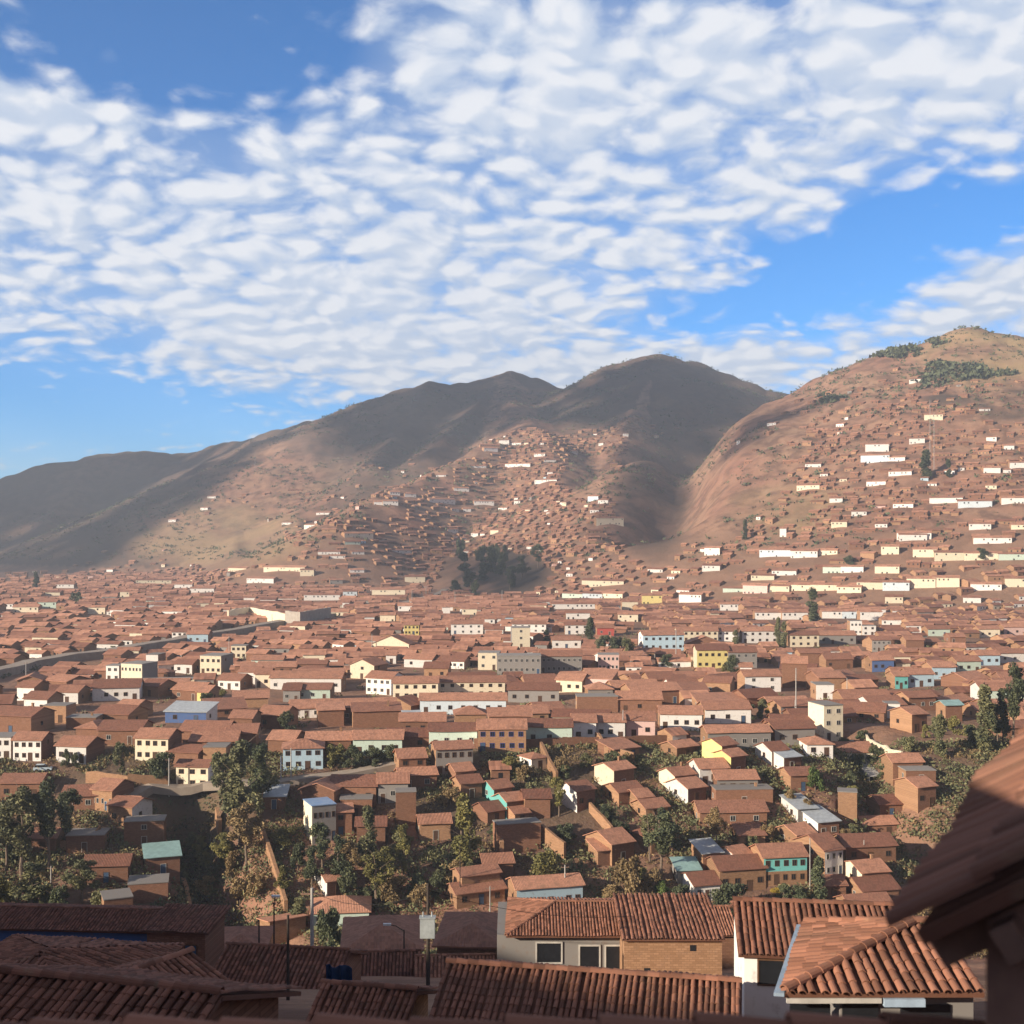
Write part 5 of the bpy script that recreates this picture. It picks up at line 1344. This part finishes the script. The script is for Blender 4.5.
# --- hipped roof in front of it
E = 30.5; ze = at(785, 992, E).z
A = at(785, 992, E); Bq = Vector((at(985, 992, E).x, E, ze)); apex = at(914, 923, 33.4); bk = Vector((at(808, 941, 35.6).x, 35.8, ze)); rdg = Vector((apex.x + 3.2, apex.y + .2, apex.z)); bkr = Vector((Bq.x + .3, 35.9, ze))
root = near_root((A.x + Bq.x) / 2, E); tb = TB()
tile_face(tb, [A, Bq, Vector((Bq.x, apex.y, apex.z)), apex], .275, wob=.03); tile_face(tb, [bk, A, apex], .275, wob=.03); tile_face(tb, [bkr, bk, apex, Vector((Bq.x, apex.y, apex.z))], .3, wob=.03)
ridge_caps(tb, A, apex, .16); ridge_caps(tb, bk, apex, .15); ridge_caps(tb, apex, Vector((Bq.x, apex.y, apex.z)), .15)
tb.build('roof', TILE_REAL, root, root.location)
mb = MB(); mb.box(A.x + 1.5, Bq.x - .1, E + .5, 35.4, root.location.z - 3, ze - .2); rel(mb, 'wall', WM['K'], root)
mb = MB(); mb.box(A.x + .05, at(882, 0, E).x, E + .02, E + .1, ze - .29, ze - .17, 0); rel(mb, 'eave_board', M['frame'], root)
mb = MB(); mb.box(at(884, 0, E).x, at(925, 0, E).x, E - .04, E + .1, ze - .36, ze - .17, 0); rel(mb, 'gutter', M['gutter'], root)
mb = MB(); a0 = A + Vector((-.28, 0, -.02)); b0 = bk + Vector((-.28, 0, -.02))
mb.add([a0, A + Vector((-.02, 0, -.03)), bk + Vector((-.02, 0, -.03)), b0, a0 - Vector((0, 0, .08)), A + Vector((-.02, 0, -.12)), bk + Vector((-.02, 0, -.12)), b0 - Vector((0, 0, .08))], [(0, 1, 2, 3), (7, 6, 5, 4), (0, 4, 5, 1), (1, 5, 6, 2), (2, 6, 7, 3), (3, 7, 4, 0)])
rel(mb, 'valley_gutter', M['gutter'], root)
for x0, x1 in ((790, 830), (842, 878), (900, 950)):
    mb = MB(); s, e = at(x0, 0, E + .5).x, at(x1, 0, E + .5).x; mb.box(s, e, E + .46, E + .55, ze - 1.4, ze - .5); rel(mb, 'window', M['glass'], root)
reg(root, '', 'house', 'houses of the hillside town', 880, 960, 'foreground house with sunlit hipped barrel tile roof beside the dark near wall', 'hipped foreground house')

# --- bottom-left dark roof
gable_roof_house(at(-40, 969, 33), at(222, 1009, 31.2), 5.0, 1.7, 1, WM['B'], 36, 'dark shaded barrel tile roof filling the bottom left corner', 'bottom left roof', pitch=.25)
# --- roof behind it with pale ridge, sloping to the right
p0, p1 = at(192, 953, 54), at(84, 988, 49.5); p0.z = p1.z = (p0.z + p1.z) / 2
u = (p1 - p0).normalized(); w = Vector((-u.y, u.x, 0));
if w.x < 0: w = -w
root = near_root(*((p0 + p1) / 2).xy); tb = TB(); dn = Vector((0, 0, 1.6))
tile_face(tb, [p1 + w * 4.6 - dn, p0 + w * 4.6 - dn, p0, p1][::1], .28); tile_face(tb, [p0 - w * 4.6 - dn, p1 - w * 4.6 - dn, p1, p0], .28); ridge_caps(tb, p0, p1, .19)
tb.build('roof', TILE_REAL, root, root.location)
mb = MB(); c4 = [p0 + w * 4.1, p1 + w * 4.1, p1 - w * 4.1, p0 - w * 4.1]; zt = p0.z - 1.65; zg = root.location.z - 4
mb.add([(q.x, q.y, zg) for q in c4] + [(q.x, q.y, zt) for q in c4] + [(p0.x, p0.y, p0.z - .25), (p1.x, p1.y, p1.z - .25)], [(1, 0, 4, 5), (2, 1, 5, 9, 6), (3, 2, 6, 7), (0, 3, 7, 8, 4), (5, 4, 8, 9), (7, 6, 9, 8)])
rel(mb, 'wall', WM['B'], root)
reg(root, '', 'house', 'houses of the hillside town', 180, 975, 'shaded tile roof with a pale ridge slanting up to the right in the left foreground', 'pale-ridged roof')

# --- left foreground houses in the hill's shade
def fg_house(x0, x1, ye, D, h, typ, yaw, fr, sd, d, label, pitch=20, roof=None, wins=3, short=None):
    xc = (x0 + x1) / 2; q = at(xc, ye, D)
    p = Vector((q.x, q.y, q.z - h)); w = (x1 - x0) / F * D / math.cos(R(yaw))
    r_ = add_house(p, w, d, h, typ, R(yaw), fr, sd, pitch, roof, wins, label=label, short=short, zb=max(1, p.z - Hs(p.x, p.y) + 3))
    old = [c for c in r_.children if c.name.startswith('roof')][0]; bpy.data.objects.remove(old)
    rise = {'g': d / 2, 's': d * .55, 'h': min(w, d) / 2}[typ] * math.tan(R(pitch)); tb = TB()
    RV, RF, _ = roof_shell(typ, w, d, h, rise, .45, .14, 1, 0)
    tops = RF[:4] if typ == 'h' else RF[:2] if typ == 'g' else RF[:1]
    for f in tops:
        pts = [Vector(RV[i]) for i in f]; k = min(range(len(pts)), key=lambda i: pts[i].z + pts[(i + 1) % len(pts)].z)
        tile_face(tb, pts[k:] + pts[:k], .30, wob=.03)
    if typ != 's':
        zt = max(v[2] for v in RV); tp = [v for v in RV if v[2] > zt - .01]
        tp.sort(); ridge_caps(tb, tp[0], tp[-1], .17)
    tb.build('roof', TILE_REAL, r_)
fg_house(-60, 150, 929, 112, 3.2, 'g', -4, 'N', 'B', 6.4, 'long dark-roofed house with a deep blue wall in the left foreground', short='deep blue house', pitch=13)
fg_house(146, 206, 932, 108, 3.2, 's', -6, 'B', 'B', 5, 'dark open shed joined to the right of the deep blue house', wins=2, pitch=10)
fg_house(-110, 84, 1014, 64, 3.0, 'h', -10, 'B', 'B', 11, 'broad dark hipped roof filling the left foreground', pitch=13, wins=2)
fg_house(10, 120, 995, 82, 2.6, 'g', -8, 'B', 'B', 8, 'dark low house between the deep blue house and the broad dark roof', wins=2)
fg_house(205, 325, 1000, 78, 3.0, 'g', -8, 'B', 'B', 9, 'dark flat-lying tile roof right of the pale-ridged roof', wins=2)
fg_house(330, 415, 990, 98, 3.0, 'g', 4, 'B', 'B', 8, 'dim brown house in shade below the pyramid roof', wins=3)
fg_house(420, 492, 990, 96, 2.6, 'g', 3, 'B', 'B', 7, 'dim brown house left of the hipped grey house', wins=2)
fg_house(640, 735, 935, 128, 3.0, 'g', 4, 'B', 'A', 8, 'low brown house half hidden behind the hipped grey house', wins=2)

# --- the near roof and wall at the right edge
A = at(911, 922, 5.0); az_ = R(28.6)
e = Vector((math.sin(az_), math.cos(az_), 0)); s = Vector((math.cos(az_), -math.sin(az_), 0)); up = (s * math.cos(R(33)) + Vector((0, 0, math.sin(R(33))))).normalized()
root = near_root(*(A + s * 2).xy)
tb = TB(); tile_face(tb, [A, A + e * 11, A + e * 11 + up * 3.2, A + up * 3.2], .17, .42, slab=.10, wob=.006)
tb.build('roof', TILE_OLD, root, root.location)
b = MB(); n = e.cross(up); n = n if n.z > 0 else -n
def bar(o, d1, l1, d2, l2, d3, l3):
    v = [o, o + d1 * l1, o + d1 * l1 + d2 * l2, o + d2 * l2]; v = v + [q + d3 * l3 for q in v]
    b.add(v, [(3, 2, 1, 0), (4, 5, 6, 7), (0, 1, 5, 4), (1, 2, 6, 5), (2, 3, 7, 6), (3, 0, 4, 7)])
bar(A - n * .30 + up * .25, e, 11, up, .10, n, .14)
for k in range(5): bar(A - n * .24 + e * (.15 + k * .8) - up * .02, e, .09, up, 3, n, .13)
rel(b, 'rafter', M['darkwood'], root)
mb = MB(); c0 = A + s * .27 + e * .12; c1, c2, c3 = c0 + s * 4, c0 + s * 4 + e * 10.5, c0 + e * 10.5; zt0 = A.z + .27 * math.tan(R(33)) - .16; zt1 = zt0 + 4 * math.tan(R(33))
zg = root.location.z - 3
mb.add([(c0.x, c0.y, zg), (c1.x, c1.y, zg), (c2.x, c2.y, zg), (c3.x, c3.y, zg), (c0.x, c0.y, zt0), (c1.x, c1.y, zt1), (c2.x, c2.y, zt1), (c3.x, c3.y, zt0)], [(3, 2, 1, 0), (4, 5, 6, 7), (0, 1, 5, 4), (1, 2, 6, 5), (2, 3, 7, 6), (3, 0, 4, 7)])
rel(mb, 'wall', M['mud'], root)
reg(root, '', 'house', 'houses of the hillside town', 965, 870, 'near house with blurred tile roof and dark mud wall at the right edge', 'near right roof')

# --- tiled parapet under the viewpoint
P0, P1 = at(-60, 1026, 5.6), at(985, 1021, 5.6); root = empty('tiled_parapet', (P0 + P1) / 2 - Vector((0, 0, 2.4)))
tb = TB(); ridge_caps(tb, P0 - Vector((0, 0, .14)), P1 - Vector((0, 0, .14)), .12, .45); tb.build('coping', TILE_REAL, root, root.location)
mb = MB(); mb.box(P0.x, P1.x, 5.52, 5.72, P0.z - 3.2, P0.z - .12); rel(mb, 'wall', M['mud'], root)
reg(root, '', 'wall', 'near walls', 480, 1018, 'dark tile-topped parapet wall along the very bottom edge', None)
# tarpaulins
for px0, px1, py0, py1, D, lab in ((326, 352, 966, 986, 76, 'deep blue tarpaulin sheet hanging in the shaded yard'),):
    a, c = at(px0, py1, D), at(px1, py0, D); N = 8; V, Fc = [], []
    for i in range(N + 1):
        for j in (0, 1):
            V.append((a.x + (c.x - a.x) * i / N, D + .18 * math.sin(i * 2.1) + (1 - j) * .25, a.z + (c.z - a.z) * j + .1 * math.sin(i * 1.3 + j)))
    o = mk('tarpaulin', [tuple(Vector(q) - a) for q in V], [(2 * i, 2 * i + 2, 2 * i + 3, 2 * i + 1) for i in range(N)], M['tarp']); o.location = a
    md = o.modifiers.new('thickness', 'SOLIDIFY'); md.thickness = .02
    reg(o, '', 'tarpaulin', 'tarpaulins', (px0 + px1) / 2, (py0 + py1) / 2, lab)

# --- unseen house added beside the viewpoint to shade the near eave and the parapet
g0 = Hs(-6, -2)
add_house(Vector((-6.2, -7.6, g0)), 7.0, 9.6, 60.6 - g0, 'p', 0, 'A', 'A', 20, None, 2, label='unseen adobe house added next to the viewpoint to shade parapet and near eave', zb=3)
# ------------------------------------------------------------------ labels: each singles out one thing
ORD = ['', 'second', 'third', 'fourth', 'fifth', 'sixth', 'seventh', 'eighth', 'ninth', 'tenth', 'eleventh', 'twelfth', 'thirteenth', 'fourteenth', 'fifteenth']
marks = [t for t in THINGS if t['short']]
def sector(t, m):
    dx, dy = t['px'] - m['px'], t['py'] - m['py']
    if abs(dx) > abs(dy) * 1.6: return 'left of' if dx < 0 else 'right of'
    return 'beyond' if dy < 0 else 'in front of'
used = {t['label'] for t in THINGS if t['label']}
bybase = {}
for t in THINGS:
    if not t['label']: bybase.setdefault(t['base'], []).append(t)
for base, ts in bybase.items():
    if len(ts) == 1 and len(base.split()) >= 4: ts[0]['label'] = base; used.add(base); continue
    rank = {}
    for m in marks:
        for sct in ('left of', 'right of', 'beyond', 'in front of'):
            q = sorted((t for t in ts if sector(t, m) == sct), key=lambda t: math.hypot(t['px'] - m['px'], t['py'] - m['py']))
            for k, t in enumerate(q[:15]):
                dist = math.hypot(t['px'] - m['px'], t['py'] - m['py'])
                rank.setdefault(id(t), []).append((k * 60 + dist, k, sct, m))
    for t in ts:
        for _, k, sct, m in sorted(rank.get(id(t), []), key=lambda r: r[0]):
            lab = f"{base}, {ORD[k] if k else 'nearest'} {sct} the {m['short']}"
            if lab not in used and len(lab.split()) <= 16: t['label'] = lab; used.add(lab); break
        else: t['label'] = f"{base} in the crowded town"
for t in THINGS:
    o = t['o']; o['label'] = t['label']; o['category'] = t['cat']; o['group'] = t['group']

# ------------------------------------------------------------------ unseen clouds behind and left of the viewpoint, placed to shade the mountains
SD = Vector((SUN.x * math.cos(R(SUN_EL)), SUN.y * math.cos(R(SUN_EL)), math.sin(R(SUN_EL))))
def cloud_mat():
    m, nt, b = new_mat('cloud_vapour', 1, 0); b.inputs['Base Color'].default_value = (.85, .85, .87, 1); return m
CM = cloud_mat()
def inside(x, y, poly):
    c = False
    for (x0, y0), (x1, y1) in zip(poly, poly[1:] + poly[:1]):
        if (y0 > y) != (y1 > y) and x < (x1 - x0) * (y - y0) / (y1 - y0) + x0: c = not c
    return c
def cloud(poly, step, seed, label, dmin=900, ext=2.3):
    """A ragged cloud, set so that the sun throws its shade on the slope seen inside poly."""
    rd = random.Random(seed); bm = bmesh.new(); rot = Matrix.Rotation(math.atan2(SUN.y, SUN.x), 4, 'Z'); O = None
    y = min(q[1] for q in poly)
    while y < max(q[1] for q in poly):
        x = min(q[0] for q in poly)
        while x < max(q[0] for q in poly):
            u, v = x + rd.uniform(-.4, .4) * step, y + rd.uniform(-.4, .4) * step
            x += step
            if not inside(u, v, poly) or rd.random() < .03: continue
            D = solve(u, v, 0, dmin)
            if D > 2690: D = 2600
            t = at(u, v, D); q = t + SD * ((1500 - t.z) / SD.z)
            if O is None: O = q.copy()
            r = step * D / F * rd.uniform(.7, .95)
            bmesh.ops.create_icosphere(bm, subdivisions=2, radius=1, matrix=Matrix.Translation(q - O) @ rot @ Matrix.Diagonal((r * ext, r * 1.1, r * .7, 1)))
        y += step * .42
    me = bpy.data.meshes.new('cloud'); bm.to_mesh(me); bm.free(); me.materials.append(CM)
    me.polygons.foreach_set('use_smooth', [True] * len(me.polygons))
    o = bpy.data.objects.new('cloud', me); COL.objects.link(o); o.location = O
    o['label'] = label; o['category'] = 'cloud'; o['group'] = 'clouds shading the mountains'
for k, (poly, step, lab) in enumerate(SHADES): cloud(poly, step, k, lab, ext=3.6 if k == 1 else 2.4)


# ------------------------------------------------------------------ air
bx = MB(); bx.box(-5200, 5200, -5200, 5200, -32, 345)
hz = bx.build('haze', None) if False else mk('haze', bx.v, bx.f, [bpy.data.materials.new('haze_air')])
hm = hz.data.materials[0]; hm.use_nodes = True; nt = NT(hm.node_tree)
hm.node_tree.nodes.remove(hm.node_tree.nodes['Principled BSDF'])
pv = nt.n('ShaderNodeVolumePrincipled'); pv.inputs['Color'].default_value = HAZEC; pv.inputs['Density'].default_value = HAZE; pv.inputs['Anisotropy'].default_value = .2
nt.link(pv.outputs[0], hm.node_tree.nodes['Material Output'].inputs['Volume'])
hz['kind'] = 'stuff'; hz['label'] = 'thin pale haze hanging over the valley and mountains'; hz['category'] = 'haze'

# ------------------------------------------------------------------ sky with broken cloud sheet, sun, camera
w = bpy.data.worlds.new('World'); SC.world = w; w.use_nodes = True; nt = NT(w.node_tree)
bg = w.node_tree.nodes['Background']
sky = nt.n('ShaderNodeTexSky', sky_type='NISHITA'); sky.sun_disc = False; sky.sun_elevation = R(SUN_EL)
sky.sun_rotation = math.atan2(SUN.x, SUN.y); sky.altitude = 3300; sky.air_density = 1.0; sky.dust_density = .6; sky.ozone_density = 1.6
tc = nt.n('ShaderNodeTexCoord').outputs['Generated']
sp = nt.n('ShaderNodeSeparateXYZ'); nt.link(tc, sp.inputs[0]); X, Y, Z = sp.outputs
den = nt.m('MAXIMUM', nt.m('ADD', Z, .28), .05)
cb = nt.n('ShaderNodeCombineXYZ'); nt.put(cb.inputs[0], nt.m('DIVIDE', X, den)); nt.put(cb.inputs[1], nt.m('DIVIDE', Y, den)); P = cb.outputs[0]
AZ = nt.m('ARCTAN2', X, Y); EL = nt.m('ARCSINE', Z)
def gz(px, py, rx, ry, amp, rot=0.0):
    a0, e0 = math.atan((px - CX) / F), math.atan((CY - py) / F)
    u0 = nt.m('SUBTRACT', AZ, a0); v0 = nt.m('SUBTRACT', EL, e0); c, s_ = math.cos(rot), math.sin(rot)
    u = nt.m('ADD', nt.m('MULTIPLY', u0, c), nt.m('MULTIPLY', v0, s_)); v = nt.m('SUBTRACT', nt.m('MULTIPLY', v0, c), nt.m('MULTIPLY', u0, s_))
    q = nt.m('ADD', nt.m('POWER', nt.m('ABSOLUTE', nt.m('MULTIPLY', u, F / rx)), 2), nt.m('POWER', nt.m('ABSOLUTE', nt.m('MULTIPLY', v, F / ry)), 2))
    return nt.m('MULTIPLY', nt.m('EXPONENT', nt.m('MULTIPLY', q, -1)), amp)
bias = 0.0
for a in SKYBLOBS: bias = nt.m('ADD', gz(*a), bias)
wp = nt.n('ShaderNodeTexNoise'); nt.link(P, wp.inputs['Vector']); wp.inputs['Scale'].default_value = 6.0; wp.inputs['Detail'].default_value = 2
warp = nt.vm('ADD', P, nt.vm('SCALE', nt.vm('SUBTRACT', wp.outputs['Color'], (.5, .5, .5)), .10))
big = nt.noise(P, 2.4, 3, .5)
def shape(vec):
    vo = nt.n('ShaderNodeTexVoronoi', feature='SMOOTH_F1'); nt.link(vec, vo.inputs['Vector']); vo.inputs['Scale'].default_value = 18; vo.inputs['Smoothness'].default_value = .55
    v2 = nt.n('ShaderNodeTexVoronoi', feature='SMOOTH_F1'); nt.link(vec, v2.inputs['Vector']); v2.inputs['Scale'].default_value = 38; v2.inputs['Smoothness'].default_value = .6
    q = nt.m('ADD', nt.m('MULTIPLY', nt.noise(vec, 10.0, 6, .58), .56), nt.m('MULTIPLY', nt.m('SUBTRACT', .85, vo.outputs['Distance']), .42))
    return nt.m('ADD', q, nt.m('MULTIPLY', nt.m('SUBTRACT', .45, v2.outputs['Distance']), .13))
puff = shape(warp)
d0 = nt.m('ADD', nt.m('ADD', nt.m('MULTIPLY', nt.m('SUBTRACT', big, .5), .9), nt.m('MULTIPLY', nt.m('SUBTRACT', puff, .455), 1.8)), nt.m('ADD', bias, nt.m('MULTIPLY', nt.m('SUBTRACT', nt.noise(warp, 32, 5, .62), .5), .45)))
mask = nt.rng(d0, -.30, .38, 0, 1, True)
mask = nt.m('MULTIPLY', mask, nt.m('MULTIPLY', nt.rng(EL, .48, .75, 1, 0, True), nt.rng(nt.m('ABSOLUTE', AZ), .8, 1.3, 1, 0, True)))
veil = nt.m('MULTIPLY', nt.rng(nt.m('ADD', bias, nt.m('SUBTRACT', big, .5)), -.1, .45, 0, .42, True), nt.rng(EL, .48, .75, 1, 0, True))
veil = nt.m('MULTIPLY', veil, nt.rng(nt.m('ABSOLUTE', AZ), .8, 1.3, 1, 0, True))
puff2 = shape(nt.vm('ADD', warp, (-.013, -.030, 0)))
lit = nt.rng(nt.m('SUBTRACT', puff, puff2), -.10, .14, 0, 1, True)
lit = nt.m('ADD', nt.m('MULTIPLY', lit, .75), nt.m('MULTIPLY', nt.rng(puff, .35, .62), .35), clamp=True)
ccol = nt.mix(lit, CLOUD_D, CLOUD_L)
skyc = nt.mix(1.0, sky.outputs[0], SKYTINT, 'MULTIPLY')
away = nt.m('MAXIMUM', nt.rng(EL, .5, .8, 0, 1, True), nt.rng(nt.m('ABSOLUTE', AZ), .8, 1.3, 0, 1, True))
skyc = nt.mix(nt.m('MULTIPLY', away, .6), skyc, (1.75, 1.55, 1.5))
col = nt.mix(nt.m('MAXIMUM', nt.m('MULTIPLY', mask, .97), veil), skyc, ccol)
nt.link(col, bg.inputs['Color']); bg.inputs['Strength'].default_value = .1

sl = bpy.data.lights.new('sun', 'SUN'); sl.energy = SUN_E; sl.angle = R(.53); sl.color = (1.0, .86, .69)
so = bpy.data.objects.new('sun', sl); COL.objects.link(so); so.rotation_euler = (-SD).to_track_quat('-Z', 'Y').to_euler(); so.location = (0, 0, 500)

cam = bpy.data.cameras.new('camera'); co = bpy.data.objects.new('camera', cam); COL.objects.link(co)
co.location = (0, 0, EYE); co.rotation_euler = (math.pi / 2, 0, 0)
cam.sensor_width = 36; cam.lens = 36 * F / 1024; cam.shift_y = (CY - 512) / 1024; cam.clip_start = .1; cam.clip_end = 20000
cam.dof.use_dof = True; cam.dof.focus_distance = 400; cam.dof.aperture_fstop = 1.9
SC.camera = co
SC.render.engine = 'CYCLES'; SC.cycles.use_denoising = True; SC.cycles.max_bounces = 6; SC.cycles.volume_bounces = 0
SC.view_settings.view_transform = 'Standard'; SC.view_settings.look = 'None'; SC.view_settings.gamma = 1; SC.view_settings.exposure = EXPO
